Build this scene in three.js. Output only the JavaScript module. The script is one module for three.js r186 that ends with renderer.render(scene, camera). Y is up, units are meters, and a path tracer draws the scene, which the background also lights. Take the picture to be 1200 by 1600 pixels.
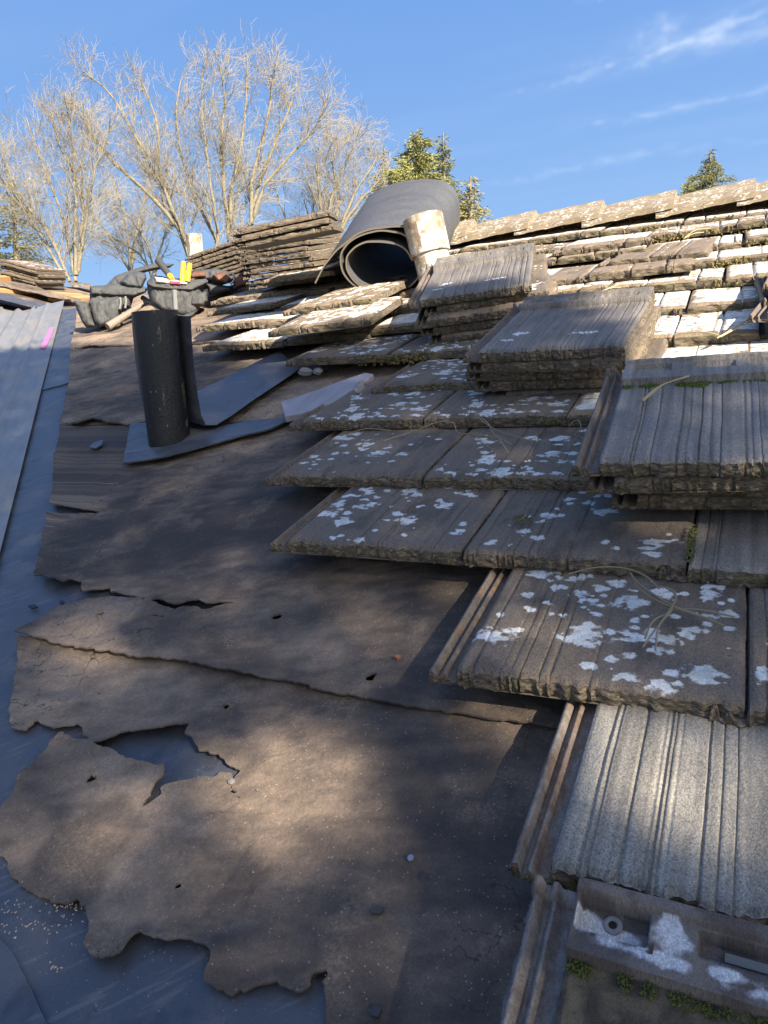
import * as THREE from 'three';
import { mergeGeometries, mergeVertices } from 'three/addons/utils/BufferGeometryUtils.js';

// ------------------------------------------------------------ camera, sky, sun, exposure
const scene = new THREE.Scene();
const TH = Math.atan(4 / 12), CT = Math.cos(TH), ST = Math.sin(TH);   // 4:12 roof
const H = 0.65, Y0 = 4.2;                                             // lens height above the slope, height of the slope below the lens
const FPX = 1156;                                                     // focal length in pixels of the 1200 x 1600 photograph
const V = (x, y, z) => new THREE.Vector3(x, y, z);
// along the courses (right), up the slope, and down into the roof, as seen by the lens (x right, y down, z forward)
const cR = V(2400, 85, -1156).normalize();
const cU = V(572, -742, 1156); cU.addScaledVector(cR, -cU.dot(cR)).normalize();
const cN = V().crossVectors(cU, cR); if (cN.y < 0) cN.negate();
const aX = V(1, 0, 0), aU = V(0, ST, -CT), aN = V(0, CT, ST);
const roofPoint = (a, e, b) => V(a, Y0 + e * CT + b * ST, e * ST - b * CT);   // a along the course, e off the slope, b up the slope
const toWorld = c => aX.clone().multiplyScalar(c.dot(cR)).addScaledVector(aU, c.dot(cU)).addScaledVector(aN, -c.dot(cN));
const eye = roofPoint(0, H, 0);
const camera = new THREE.PerspectiveCamera(2 * Math.atan(800 / FPX) * 180 / Math.PI, 0.75, 0.03, 900);
camera.position.copy(eye);
camera.up.copy(toWorld(V(0, -1, 0)));
camera.lookAt(eye.clone().add(toWorld(V(0, 0, 1))));
camera.updateMatrixWorld();
scene.add(camera);

const SUN = aX.clone().multiplyScalar(1.15).addScaledVector(aN, 1).addScaledVector(aU, -0.45).normalize();
const sun = new THREE.DirectionalLight(new THREE.Color(1, 0.9, 0.76), 5.0);
sun.position.copy(SUN).multiplyScalar(40).add(V(0, Y0, 0));
sun.target.position.set(0, Y0, 0);
sun.castShadow = true; sun.shadow.mapSize.set(2048, 2048);
Object.assign(sun.shadow.camera, { left: -30, right: 30, top: 30, bottom: -30, near: 1, far: 120 });
sun.shadow.bias = -0.0004;
scene.add(sun, sun.target);
const EXPOSURE = 2.6;

// ------------------------------------------------------------ noise and random numbers
let seed = 12345;
const rnd = () => { seed = (seed + 0x6D2B79F5) | 0; let t = Math.imul(seed ^ (seed >>> 15), 1 | seed); t = (t + Math.imul(t ^ (t >>> 7), 61 | t)) ^ t; return ((t ^ (t >>> 14)) >>> 0) / 4294967296; };
const rr = (lo, hi) => lo + (hi - lo) * rnd();
const reseed = n => { seed = n * 7919 + 17; };
const hash = (x, y, s) => { let n = Math.imul(x, 374761393) ^ Math.imul(y, 668265263) ^ Math.imul(s, 1274126177); n = Math.imul(n ^ (n >>> 13), 1274126177); return ((n ^ (n >>> 16)) >>> 0) / 4294967296; };
function noise(x, y, s = 0) {                                          // 0..1
  const ix = Math.floor(x), iy = Math.floor(y), fx = x - ix, fy = y - iy, u = fx * fx * (3 - 2 * fx), v = fy * fy * (3 - 2 * fy);
  const a = hash(ix, iy, s), b = hash(ix + 1, iy, s), c = hash(ix, iy + 1, s), d = hash(ix + 1, iy + 1, s);
  return a + (b - a) * u + (c - a) * v + (a - b - c + d) * u * v;
}
function fbm(x, y, oct = 4, s = 0) { let r = 0, w = 0.5, t = 0; for (let i = 0; i < oct; i++) { r += w * noise(x, y, s + i); t += w; x = x * 2.03 + 7.1; y = y * 2.03 + 3.7; w *= 0.5; } return r / t; }
const clamp = (x, a = 0, b = 1) => x < a ? a : x > b ? b : x;
const step = (a, b, x) => { const t = clamp((x - a) / (b - a)); return t * t * (3 - 2 * t); };
const mix3 = (p, q, t) => [p[0] + (q[0] - p[0]) * t, p[1] + (q[1] - p[1]) * t, p[2] + (q[2] - p[2]) * t];

// ------------------------------------------------------------ photograph pixel -> place
const ray = (x, y) => V(x - 600, y - 800, FPX);
function px(x, y, e = 0) { const d = ray(x, y), t = (H - e) / d.dot(cN); return [t * d.dot(cR), t * d.dot(cU)]; }          // [a, b] on the sheet e above the slope
function atDepth(x, y, depth) { return eye.clone().add(toWorld(ray(x, y).multiplyScalar(depth / FPX))); }                   // a world point at that distance
function atB(x, y, b) { const d = ray(x, y), t = b / d.dot(cU); return [t * d.dot(cR), H - t * d.dot(cN)]; }                // [a, e] on the upright sheet at b

// ------------------------------------------------------------ sky
{
  const W = 2048, Hh = 1024, data = new Float32Array(W * Hh * 4);
  const flat = (x, y) => { const d = toWorld(ray(x, y)).normalize(); return [d.x / d.y, d.z / d.y]; };
  const streaks = [[[915, 112], [1230, 10], 0.085, 0.75], [[985, 75], [1060, 25], 0.05, 0.6], [[990, 55], [1240, 55], 0.10, 0.45], [[905, 195], [1230, 135], 0.07, 0.5], [[860, 255], [1230, 215], 0.10, 0.25], [[750, 290], [1010, 240], 0.08, 0.3], [[780, 150], [930, 118], 0.04, 0.4], [[900, 0], [960, -15], 0.03, 0.7], [[1120, 290], [1240, 275], 0.08, 0.4]]
    .map(([p, q, w, k]) => [flat(...p), flat(...q), w, k]);
  for (let j = 0; j < Hh; j++) for (let i = 0; i < W; i++) {
    const el = ((j + 0.5) / Hh - 0.5) * Math.PI, az = ((i + 0.5) / W - 0.5) * 2 * Math.PI;
    const d = V(Math.cos(el) * Math.cos(az), Math.sin(el), Math.cos(el) * Math.sin(az));
    const up = Math.max(d.y, 0), t = Math.pow(1 - up, 2.6);
    let c = mix3([0.042, 0.112, 0.296], [0.166, 0.264, 0.390], t);
    const near = Math.max(0, d.dot(SUN)); c = mix3(c, [0.80, 0.75, 0.66], 0.55 * Math.pow(near, 2.6));
    if (d.y > 0.06) {
      const X = d.x / d.y, Z = d.z / d.y;
      let cl = 0.10 * step(0.5, 0.85, fbm(X * 0.5 + 9, Z * 2.2, 5, 40));
      for (const [p, q, w, k] of streaks) {
        const ux = q[0] - p[0], uz = q[1] - p[1], L2 = ux * ux + uz * uz, s = ((X - p[0]) * ux + (Z - p[1]) * uz) / L2;
        if (s < -0.15 || s > 1.15) continue;
        const L = Math.sqrt(L2), n = ((X - p[0]) * uz - (Z - p[1]) * ux) / L;
        const wob = n + (fbm(s * 5, 3.1, 3, 71) - 0.5) * w * 2.2;
        const body = Math.exp(-(wob * wob) / (w * w)) * step(-0.15, 0.12, s) * step(1.15, 0.9, s);
        if (body > 0.01) cl += k * body * (0.10 + 1.2 * step(0.38, 0.80, fbm(s * L * 12, n * 30 + s * 5, 6, 23)));
      }
      c = mix3(c, [0.44, 0.47, 0.50], clamp(cl * 0.34, 0, 0.5));
    }
    data.set([c[0], c[1], c[2], 1], (j * W + i) * 4);
  }
  const tex = new THREE.DataTexture(data, W, Hh, THREE.RGBAFormat, THREE.FloatType);
  tex.mapping = THREE.EquirectangularReflectionMapping; tex.magFilter = THREE.LinearFilter; tex.minFilter = THREE.LinearFilter; tex.needsUpdate = true;
  scene.background = tex; scene.environment = tex;
}

// ------------------------------------------------------------ names, groups, labels
const taken = {};
const numbered = n => { const k = taken[n] = (taken[n] ?? -1) + 1; return k ? `${n}_${String(k).padStart(3, '0')}` : n; };
function tag(o, label, category, group, kind) { o.userData.label = label; if (category) o.userData.category = category; if (group) o.userData.group = group; if (kind) o.userData.kind = kind; return o; }
function mesh(name, geo, mat, parent) { const m = new THREE.Mesh(geo, mat); m.castShadow = m.receiveShadow = true; m.name = parent ? name : numbered(name); (parent ?? scene).add(m); return m; }
function group(name) { const g = new THREE.Group(); g.name = numbered(name); scene.add(g); return g; }
function onRoof(o, a, b, e = 0, turn = 0, tip = 0) { o.position.copy(roofPoint(a, e, b)); o.rotation.set(TH + tip, turn, 0); return o; }   // its x runs along the course, y off the slope, -z up the slope

// ------------------------------------------------------------ textures
const toS = c => c <= 0.0031308 ? 12.92 * c : 1.055 * Math.pow(c, 1 / 2.4) - 0.055;
const LUT = Array.from({ length: 4097 }, (_, i) => Math.round(255 * toS(i / 4096)));
function texture(w, h, fn, { color = true, repeat = true } = {}) {      // fn(i, j) gives linear colour or one number
  const d = new Uint8Array(w * h * 4);
  for (let j = 0; j < h; j++) for (let i = 0; i < w; i++) {
    const c = fn(i, j), k = (j * w + i) * 4;
    if (color) { d[k] = LUT[clamp(c[0] * 4096, 0, 4096) | 0]; d[k + 1] = LUT[clamp(c[1] * 4096, 0, 4096) | 0]; d[k + 2] = LUT[clamp(c[2] * 4096, 0, 4096) | 0]; }
    else d[k] = d[k + 1] = d[k + 2] = clamp(c) * 255;
    d[k + 3] = 255;
  }
  const t = new THREE.DataTexture(d, w, h, THREE.RGBAFormat, THREE.UnsignedByteType);
  if (color) t.colorSpace = THREE.SRGBColorSpace;
  t.wrapS = t.wrapT = repeat ? THREE.RepeatWrapping : THREE.ClampToEdgeWrapping;
  t.magFilter = THREE.LinearFilter; t.minFilter = THREE.LinearMipmapLinearFilter; t.generateMipmaps = true; t.needsUpdate = true;
  return t;
}
const std = (o) => new THREE.MeshStandardMaterial({ roughness: 0.9, metalness: 0, side: THREE.DoubleSide, ...o });
const lin = (r, g, b) => new THREE.Color().setRGB(r, g, b);
const grainBump = texture(512, 512, (i, j) => 0.45 * hash(i, j, 5) + 0.35 * noise(i / 2.7, j / 2.7, 6) + 0.3 * noise(i / 9, j / 9, 7) - 0.05, { color: false });

// ------------------------------------------------------------ concrete tile: shape and colour from one recipe
const TW = 0.303, TL = 0.36, TT = 0.025, LOCK = 0.036, TE = 0.243;     // cover width, length, thickness, side lock, exposure
const PITCH = TT / TE;                                                  // how much a laid tile leans against the slope
function grooveSet(n, s, deep = 0.0022) {
  reseed(s); const g = [];
  for (let k = 0; k < n; k++) g.push({ x: rr(0.012, TW - 0.012), w: rr(0.0009, 0.0024), d: deep * rr(0.4, 1.3), ph: rr(0, 9), am: rr(0.001, 0.004) });
  return g.sort((p, q) => p.x - q.x).filter((q, i, l) => !i || q.x - l[i - 1].x > 0.0042);
}
function tileShape({ grooves, s, fine = true, head = 0, PK = [[0.02, 0.075, 0.018, 0.050], [0.11, 0.17, 0.020, 0.046], [0.19, 0.27, 0.020, 0.046]], deep = 0.007, joints = [], cut = null }) {
  const xs = new Set();
  for (const x of [0, 0.002, 0.008, 0.0138, 0.0162, 0.018, 0.0198, 0.0222, 0.0262, 0.029, 0.0315, 0.034, LOCK]) xs.add(-x);
  xs.add(0.0008); xs.add(0.003); xs.add(TW - 0.004); xs.add(TW - 0.007);
  const n = fine ? 60 : 22; for (let i = 1; i < n; i++) xs.add(TW * i / n);
  for (const g of grooves) for (const k of [-1.1, -0.5, 0, 0.5, 1.1]) xs.add(g.x + k * g.w);
  if (head) for (const p of PK) for (const o of [-0.002, 0.0005]) { xs.add(p[0] + o); xs.add(p[1] - o); }
  const X = [...xs].sort((p, q) => p - q).filter((x, i, l) => x >= -LOCK - 1e-9 && x <= TW - 0.0035 && (!i || x - l[i - 1] > 0.0003));
  const zs = new Set(); const m = fine ? 22 : 8; for (let i = 0; i <= m; i++) zs.add(TL * i / m);
  zs.add(TL - 0.002); zs.add(TL - 0.006);
  if (head) for (const z of [0.003, 0.0085, 0.0095, head - 0.002, head, head + 0.004, ...PK.flatMap(p => [p[2] - 0.001, p[2] + 0.001, p[3] - 0.001, p[3] + 0.001])]) zs.add(z);
  const Z = [...zs].sort((p, q) => p - q).filter((z, i, l) => !i || z - l[i - 1] > 0.0004);
  const top = (x, z) => {
    let y;
    if (x < -0.0001) {                                                  // side lock: a low shelf with two ribs
      y = 0.006 + 0.011 * step(0.0052, 0.0022, Math.abs(x + 0.0315)) + 0.008 * step(0.0040, 0.0015, Math.abs(x + 0.018)) + (noise(x * 300, z * 90, s) - 0.5) * 0.0012;
    } else {
      y = TT + (fbm(x * 22, z * 9, 3, s) - 0.5) * 0.004 + (noise(x * 130, z * 25, s + 3) - 0.5) * 0.0012;
      for (const g of grooves) { const d = Math.abs(x - g.x) / g.w; if (d < 1.15) y -= g.d * (1 - step(0.3, 1.1, d)); }
      y -= 0.003 * step(0.005, 0, x) + 0.003 * step(TW - 0.010, TW - 0.004, x);
      if (z > TL - 0.007) y -= 0.0035 * step(TL - 0.007, TL, z);
    }
    if (head && x > -0.0001) {
      if (z < head) y = TT + 0.011 + (noise(x * 90, z * 90, s) - 0.5) * 0.0016;
      if (z < 0.009) y += 0.004;
      for (const p of PK) if (x > p[0] && x < p[1] && z > p[2] && z < p[3]) y -= deep;
    } else if (head && z < 0.009) y += 0.010;
    return y;
  };
  const P = [], UV = [], I = [];
  const nx = X.length, nz = Z.length;
  const ragged = x => (fbm(x * 45, 1.3, 3, s + 9) - 0.5) * 0.013 + (hash(Math.round(x * 400), 5, s) - 0.5) * 0.004 + joints.reduce((v, g, i) => x > g.x ? (hash(i, 3, s) - 0.5) * 0.022 : v, 0);
  const wander = (x, z) => x <= 0.006 || x > TW - 0.02 ? 0 : (noise(z * 9, x * 14, s + 21) - 0.5) * 0.0034 + (noise(z * 45, x * 60, s + 22) - 0.5) * 0.0008;
  const bottomAt = () => 0;
  const cutX = (x, z) => cut ? cut(x, z) : [x, z];
  const uv = (x, z) => UV.push((x + LOCK) / (TW + LOCK), 0.84 * z / TL);
  const uvEdge = (t, y) => UV.push(t, 0.875 + 0.11 * clamp(y / 0.03));
  for (let j = 0; j < nz; j++) for (let i = 0; i < nx; i++) {
    const z = Z[j], x = X[i], w = step(TL - 0.05, TL, z), k = cutX(x + wander(x, z), z + w * ragged(x));
    P.push(k[0], top(x, z) - (z > TL - 0.0045 && x > 0 ? hash(i, j, s + 51) * 0.0028 : 0), k[1]); uv(x, z);
  }
  const quad = (a, b, c, d) => I.push(a, b, c, a, c, d);
  for (let j = 0; j < nz - 1; j++) for (let i = 0; i < nx - 1; i++) quad(j * nx + i, (j + 1) * nx + i, (j + 1) * nx + i + 1, j * nx + i + 1);
  // butt and head faces, then the sides: rows of points from the rim down, roughened
  const rows = fine ? 5 : 3;
  const skirt = (rim, outx, outz) => {
    const b0 = P.length / 3, len = rim.length;
    for (let r = 0; r <= rows; r++) for (let q = 0; q < len; q++) {
      const [x, y, z] = [P[rim[q] * 3], P[rim[q] * 3 + 1], P[rim[q] * 3 + 2]], f = r / rows, yy = y + (bottomAt(x) - y) * f;
      const rough = r === 0 ? 0 : (noise(x * 120 + z * 110, yy * 150, s + 31) - 0.4) * 0.0035 + (hash(q, r, s + 33) - 0.5) * (fine ? 0.0042 : 0.006);
      P.push(x + outx * rough, yy, z + outz * (rough - (r === rows ? 0.002 : 0)));
      uvEdge(q / (len - 1), yy);
    }
    for (let r = 0; r < rows; r++) for (let q = 0; q < len - 1; q++) quad(b0 + r * len + q, b0 + (r + 1) * len + q, b0 + (r + 1) * len + q + 1, b0 + r * len + q + 1);
  };
  const ids = (f, k) => Array.from({ length: k }, (_, q) => f(q));
  skirt(ids(i => (nz - 1) * nx + i, nx), 0, 1);
  skirt(ids(i => nx - 1 - i, nx), 0, -1);
  skirt(ids(j => j * nx, nz), -1, 0);
  skirt(ids(j => (nz - 1 - j) * nx + nx - 1, nz), 1, 0);
  const k0 = P.length / 3;                                              // underside
  for (const [i, j] of [[0, 0], [0, nz - 1], [nx - 1, nz - 1], [nx - 1, 0]]) { const q = (j * nx + i) * 3; P.push(P[q], 0, P[q + 2]); UV.push(0.5, 0.9); }
  I.push(k0, k0 + 2, k0 + 1, k0, k0 + 3, k0 + 2);
  const g = new THREE.BufferGeometry();
  g.setAttribute('position', new THREE.Float32BufferAttribute(P, 3));
  g.setAttribute('uv', new THREE.Float32BufferAttribute(UV, 2));
  g.setIndex(I); g.computeVertexNormals();
  return g;
}
// colour of a tile: sand-and-cement grain, lichen patches, streaks; the top band of the sheet holds the broken edge
function tileTexture({ s, size = 512, base, warm = [0.20, 0.15, 0.10], lichen = [], white = 0, dark = 0.5, edgeMoss = 0.3, grooves = [], streak = 0.13, lock = [0.175, 0.145, 0.12] }) {
  return texture(size, size, (i, j) => {
    const u = (i + 0.5) / size, v = (j + 0.5) / size, g1 = hash(i, j, s), g2 = noise(i * 300 / size, j * 300 / size, s + 1);
    if (v > 0.86) {
      let c = mix3([0.075, 0.060, 0.045], [0.25, 0.195, 0.135], step(0.25, 0.8, fbm(u * 90, v * 160, 4, s + 2)));
      const m = step(0.52, 0.68, fbm(u * 16, v * 40, 3, s + 5)) * edgeMoss; c = mix3(c, [0.075, 0.075, 0.022], m);
      const k = 0.62 + 0.76 * g1; return [c[0] * k, c[1] * k, c[2] * k];
    }
    const x = u * (TW + LOCK) - LOCK, z = v / 0.84 * TL;
    if (x < 0) { const k = (0.55 + 0.6 * fbm(x * 260, z * 160, 3, s + 8)) * (0.7 + 0.6 * g1); const c = mix3(lock, [0.24, 0.155, 0.10], 0.8 * step(0.52, 0.66, fbm(x * 120, z * 30, 4, s + 4))); return [c[0] * k, c[1] * k, c[2] * k]; }
    let c = mix3(base, warm, step(0.38, 0.75, fbm(x * 9, z * 7, 4, s + 3)) * 0.7);
    const str = fbm(x * 150, z * 5, 3, s + 6); let k = 1 - streak * (str - 0.5) * 2;
    k *= 1 - dark * step(0.55, 0.72, fbm(x * 30, z * 14, 4, s + 10)) * 0.6;
    k *= 0.55 + 0.75 * g1 + 0.5 * (g2 - 0.5);
    c = [c[0] * k, c[1] * k, c[2] * k];
    let L = 0;
    for (const [cx, cz, rx, rz] of lichen) {
      const dx = (x - cx) / rx, dz = (z - cz) / rz; if (Math.abs(dx) > 1.8 || Math.abs(dz) > 1.8) continue;
      const d = Math.sqrt(dx * dx + dz * dz) + (fbm(x * 110, z * 130, 4, s + 12) - 0.5) * 2.0;
      L = Math.max(L, step(1.05, 0.62, d) * (0.8 + 0.2 * noise(cx * 900, cz * 900, s)));
    }
    if (white) {
      const w = fbm(x * 26, z * 30, 4, s + 14) * 0.62 + fbm(x * 120, z * 42, 3, s + 15) * 0.38;
      L = Math.max(L, step(1 - white - 0.05, 1 - white + 0.05, w));
      const crack = fbm(x * 40, z * 210, 3, s + 16); L *= 1 - 0.9 * step(0.56, 0.64, crack); L *= step(0, 0.012, TL - 0.006 - z - 0.022 * fbm(x * 60, 2, 3, s + 17)) * step(0.0, 0.010, x - 0.012 * noise(z * 60, 3, s)) ; if (Math.abs(x - TW * (0.3 + 0.4 * hash(s, 1, 2))) < 0.003) L *= 0.2;
    }
    L *= 0.72 + 0.36 * g2; if (g1 < 0.05) L *= 0.4;
    c = mix3(c, mix3(white ? [0.78, 0.76, 0.70] : [0.72, 0.73, 0.71], white ? [0.62, 0.59, 0.50] : [0.52, 0.53, 0.47], step(0.46, 0.72, 0.6 * fbm(x * 150, z * 150, 3, s + 18) + 0.4 * fbm(x * 35, z * 35, 3, s + 19))), clamp(L));
    return c;
  }, { repeat: false });
}
function lichenSet(n, s, x0 = 0.02, x1 = TW - 0.02, z0 = 0.12, z1 = TL - 0.012) {
  reseed(s); const out = [], seeds = Array.from({ length: Math.max(2, n >> 2) }, () => [rr(x0, x1), rr(z0, z1)]);
  for (let k = 0; k < n; k++) { const q = seeds[k % seeds.length], r = rr(0.0018, 0.0095) * (rnd() < 0.16 ? 2.0 : 1); out.push([clamp(q[0] + rr(-0.05, 0.05), x0, x1), clamp(q[1] + rr(-0.036, 0.036), z0, z1), r * rr(0.9, 1.5), r * rr(0.8, 1.1)]); }
  return out;
}
const tileMat = (map, o = {}) => std({ map, bumpMap: grainBump, bumpScale: 0.0012, roughness: 0.88, ...o });
const grooveSets = [grooveSet(7, 1, 0.0016), grooveSet(9, 2, 0.0018), grooveSet(6, 3, 0.0022), grooveSet(46, 4, 0.0026), grooveSet(34, 5, 0.0026)];
const TONE = [0.165, 0.132, 0.102];
const nearMats = [0, 1, 2, 3, 4, 5].map(k => tileMat(tileTexture({ s: 100 + 20 * k, base: TONE, lichen: lichenSet([46, 70, 95, 84, 62, 40][k], 50 + k) })));
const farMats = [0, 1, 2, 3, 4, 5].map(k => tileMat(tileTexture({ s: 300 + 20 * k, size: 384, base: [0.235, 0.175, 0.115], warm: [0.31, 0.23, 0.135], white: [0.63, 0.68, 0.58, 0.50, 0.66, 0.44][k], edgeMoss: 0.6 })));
const bareMats = [0, 1, 2].map(k => tileMat(tileTexture({ s: 400 + 20 * k, size: 384, base: [0.21, 0.16, 0.115], warm: [0.28, 0.20, 0.13], white: k === 2 ? 0.42 : 0.30, edgeMoss: 0.25 })));
const greyMat = tileMat(tileTexture({ s: 460, base: [0.225, 0.20, 0.172], warm: [0.265, 0.23, 0.185], streak: 0.4, dark: 0.2, edgeMoss: 0.5 }), { roughness: 0.76 });
const greyMat2 = tileMat(tileTexture({ s: 480, base: [0.185, 0.165, 0.145], warm: [0.23, 0.20, 0.165], streak: 0.3, dark: 0.4, lichen: [[0.055, 0.25, 0.02, 0.008], [0.04, 0.29, 0.015, 0.006], [0.2, 0.27, 0.03, 0.006]], edgeMoss: 0.4 }), { roughness: 0.7 });
const paleMat = tileMat(tileTexture({ s: 500, base: [0.29, 0.262, 0.215], warm: [0.23, 0.20, 0.15], streak: 0.42, dark: 0.1, lock: [0.24, 0.20, 0.165], edgeMoss: 0.6 }), { bumpScale: 0.0008 });
const nearGeo = [0, 1, 2].map(k => tileShape({ grooves: grooveSets[k], s: 600 + k * 40 }));
const groovedGeo = tileShape({ grooves: grooveSets[3], s: 760, head: 0.085 });
const groovedGeo2 = tileShape({ grooves: grooveSets[4], s: 790, head: 0.065 });
const paleGeo = tileShape({ grooves: grooveSet(30, 6, 0.0024), s: 810 });
const farGeo = [0, 1, 2, 3, 4, 5].map(k => { reseed(700 + k); const j = [rr(0.07, 0.13), rr(0.17, 0.24)].map(x => ({ x, w: 0.0035, d: 0.009 })); return tileShape({ grooves: [...j, ...grooveSet(5, 40 + k, 0.002)].sort((p, q) => p.x - q.x), joints: j, s: 900 + k * 40, fine: false }); });
const thinGeo = [0, 1, 2].map(k => tileShape({ grooves: grooveSet(4, 60 + k, 0.002), s: 1200 + k * 40, fine: false }).scale(1, 0.72, 1));
const redMats = [0, 1].map(k => tileMat(tileTexture({ s: 540 + 20 * k, size: 384, base: [0.155, 0.105, 0.080], warm: [0.21, 0.15, 0.10], white: [0.36, 0.44][k], edgeMoss: 0.2 })));
const pick = l => l[Math.min(l.length - 1, Math.floor(rnd() * l.length))];

// ------------------------------------------------------------ the house under the roof, the ground
const B_RIDGE = 3.46, Z_RIDGE = -B_RIDGE * CT, Y_RIDGE = Y0 + B_RIDGE * ST, X_WING = -4.29, TAN = ST / CT, WING_UP = 1.0;   // the wing's ridge stands a metre further up its slope than the main ridge
const valleyQ = (a, b) => (a + b * CT - (X_WING - Z_RIDGE)) / Math.hypot(1, CT);       // metres off the valley line, on the main slope
{
  const gable = (half, len) => {                                        // a prism with its ridge along x, apex at the origin
    const sh = new THREE.Shape([new THREE.Vector2(-half, -half * TAN), new THREE.Vector2(half, -half * TAN), new THREE.Vector2(0, 0)]);
    return new THREE.ExtrudeGeometry(sh, { depth: len, bevelEnabled: false });
  };
  const wood = std({ color: lin(0.22, 0.16, 0.10) });
  const main = mesh('roof_deck', gable(5.4, 13).rotateY(Math.PI / 2), wood);
  main.position.set(X_WING, Y_RIDGE - 0.004, Z_RIDGE); tag(main, 'wooden deck of the main roof slope under felt and tiles', null, null, 'structure');
  const wing = mesh('roof_deck', gable(6.4, 12), wood);
  wing.position.set(X_WING - WING_UP, Y_RIDGE + WING_UP * TAN - 0.004, Z_RIDGE - 3); tag(wing, 'wooden deck of the side wing beyond the metal valley', null, null, 'structure');
  const wall = std({ color: lin(0.42, 0.38, 0.32) });
  const house = group('house'); tag(house, 'house walls below the roof eaves', 'house');
  const top = Y_RIDGE - 4.9 * TAN - 0.03;
  const b1 = mesh('wall', new THREE.BoxGeometry(12, top, 9.4), wall, house); b1.position.set(X_WING + 6.4, top / 2, Z_RIDGE);
  const b2 = mesh('wall', new THREE.BoxGeometry(9.4, top, 4.0), wall, house); b2.position.set(X_WING, top / 2, Z_RIDGE + 6.72);
  const ground = mesh('ground', new THREE.CircleGeometry(400, 64).rotateX(-Math.PI / 2), std({ color: lin(0.06, 0.085, 0.035), map: texture(512, 512, (i, j) => { const k = 0.6 + 0.7 * fbm(i / 40, j / 40, 4, 3); return [k, k, k * 0.9]; }) }));
  ground.geometry.attributes.uv.array.forEach((v, i, a) => { a[i] = v * 60; });
  tag(ground, 'grass ground round the house', null, null, 'structure');
}

// ------------------------------------------------------------ sheets cut to torn outlines
function sheet({ outline, holes = [], cracks = [], cell, height, thick = 0.0025, rag = 0.004, ragF = 60, s = 0, uv }) {
  let lo = [1e9, 1e9], hi = [-1e9, -1e9];
  for (const p of outline) for (const k of [0, 1]) { lo[k] = Math.min(lo[k], p[k]); hi[k] = Math.max(hi[k], p[k]); }
  lo = lo.map(v => v - cell * 1.5); const nx = Math.ceil((hi[0] - lo[0]) / cell) + 3, ny = Math.ceil((hi[1] - lo[1]) / cell) + 3;
  const segD = (x, y, p, q) => { const ux = q[0] - p[0], uy = q[1] - p[1], t = clamp(((x - p[0]) * ux + (y - p[1]) * uy) / (ux * ux + uy * uy + 1e-12)); return Math.hypot(x - p[0] - t * ux, y - p[1] - t * uy); };
  const signed = (x, y) => {
    let d = 1e9, inside = false;
    for (let i = 0, j = outline.length - 1; i < outline.length; j = i++) {
      const p = outline[j], q = outline[i]; d = Math.min(d, segD(x, y, p, q));
      if ((p[1] > y) !== (q[1] > y) && x < (q[0] - p[0]) * (y - p[1]) / (q[1] - p[1]) + p[0]) inside = !inside;
    }
    let v = inside ? d : -d;
    if (Math.abs(v) < rag * 3) v += (fbm(x * ragF, y * ragF, 3, s) - 0.5) * 2 * rag;
    for (const [hx, hy, r] of holes) v = Math.min(v, Math.hypot(x - hx, y - hy) + (noise(x * 150, y * 150, s) - 0.5) * r * 1.4 - r);
    for (const [line, w] of cracks) for (let i = 1; i < line.length; i++) v = Math.min(v, segD(x, y, line[i - 1], line[i]) + (noise(x * 220, y * 220, s + 3) - 0.5) * w * 1.2 - w);
    return v;
  };
  const S = new Float32Array(nx * ny);
  for (let j = 0; j < ny; j++) for (let i = 0; i < nx; i++) S[j * nx + i] = signed(lo[0] + i * cell, lo[1] + j * cell);
  const P = [], UVs = [], Nn = [];
  const at = (x, y, sd) => height(x, y, sd);
  const put = (x, y, sd, drop, nrm) => {
    const e = at(x, y, sd); P.push(x, e - drop, -y); UVs.push(...uv(x, y));
    if (nrm) { Nn.push(...nrm); return; }
    const h = cell * 0.6, ex = at(x + h, y, sd) - at(x - h, y, sd), ey = at(x, y + h, sd) - at(x, y - h, sd);
    const n = V(-ex / (2 * h), 1, ey / (2 * h)).normalize(); Nn.push(n.x, n.y, n.z);
  };
  for (let j = 0; j < ny - 1; j++) for (let i = 0; i < nx - 1; i++) {
    const c = [[i, j], [i + 1, j], [i + 1, j + 1], [i, j + 1]].map(([p, q]) => [lo[0] + p * cell, lo[1] + q * cell, S[q * nx + p]]);
    if (c.every(p => p[2] <= 0)) continue;
    for (const tri of [[c[0], c[1], c[2]], [c[0], c[2], c[3]]]) {
      const poly = [], cut = [];
      for (let k = 0; k < 3; k++) {
        const p = tri[k], q = tri[(k + 1) % 3];
        if (p[2] > 0) poly.push(p);
        if ((p[2] > 0) !== (q[2] > 0)) { const t = p[2] / (p[2] - q[2]), m = [p[0] + (q[0] - p[0]) * t, p[1] + (q[1] - p[1]) * t, 0]; poly.push(m); cut.push(m); }
      }
      for (let k = 1; k < poly.length - 1; k++) for (const p of [poly[0], poly[k], poly[k + 1]]) put(p[0], p[1], Math.max(p[2], 0), 0);
      if (cut.length === 2) {
        const [m, q] = cut, nr = V(q[1] - m[1], 0, q[0] - m[0]).normalize(), n = [nr.x, 0, nr.z];
        for (const [p, dr] of [[m, 0], [m, thick], [q, thick], [m, 0], [q, thick], [q, 0]]) put(p[0], p[1], 0, dr, n);
      }
    }
  }
  const g = new THREE.BufferGeometry();
  g.setAttribute('position', new THREE.Float32BufferAttribute(P, 3)); g.setAttribute('uv', new THREE.Float32BufferAttribute(UVs, 2)); g.setAttribute('normal', new THREE.Float32BufferAttribute(Nn, 3));
  return g;
}
const laid = (name, geo, mat) => onRoof(mesh(name, geo, mat), 0, 0);    // built in slope axes

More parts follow.
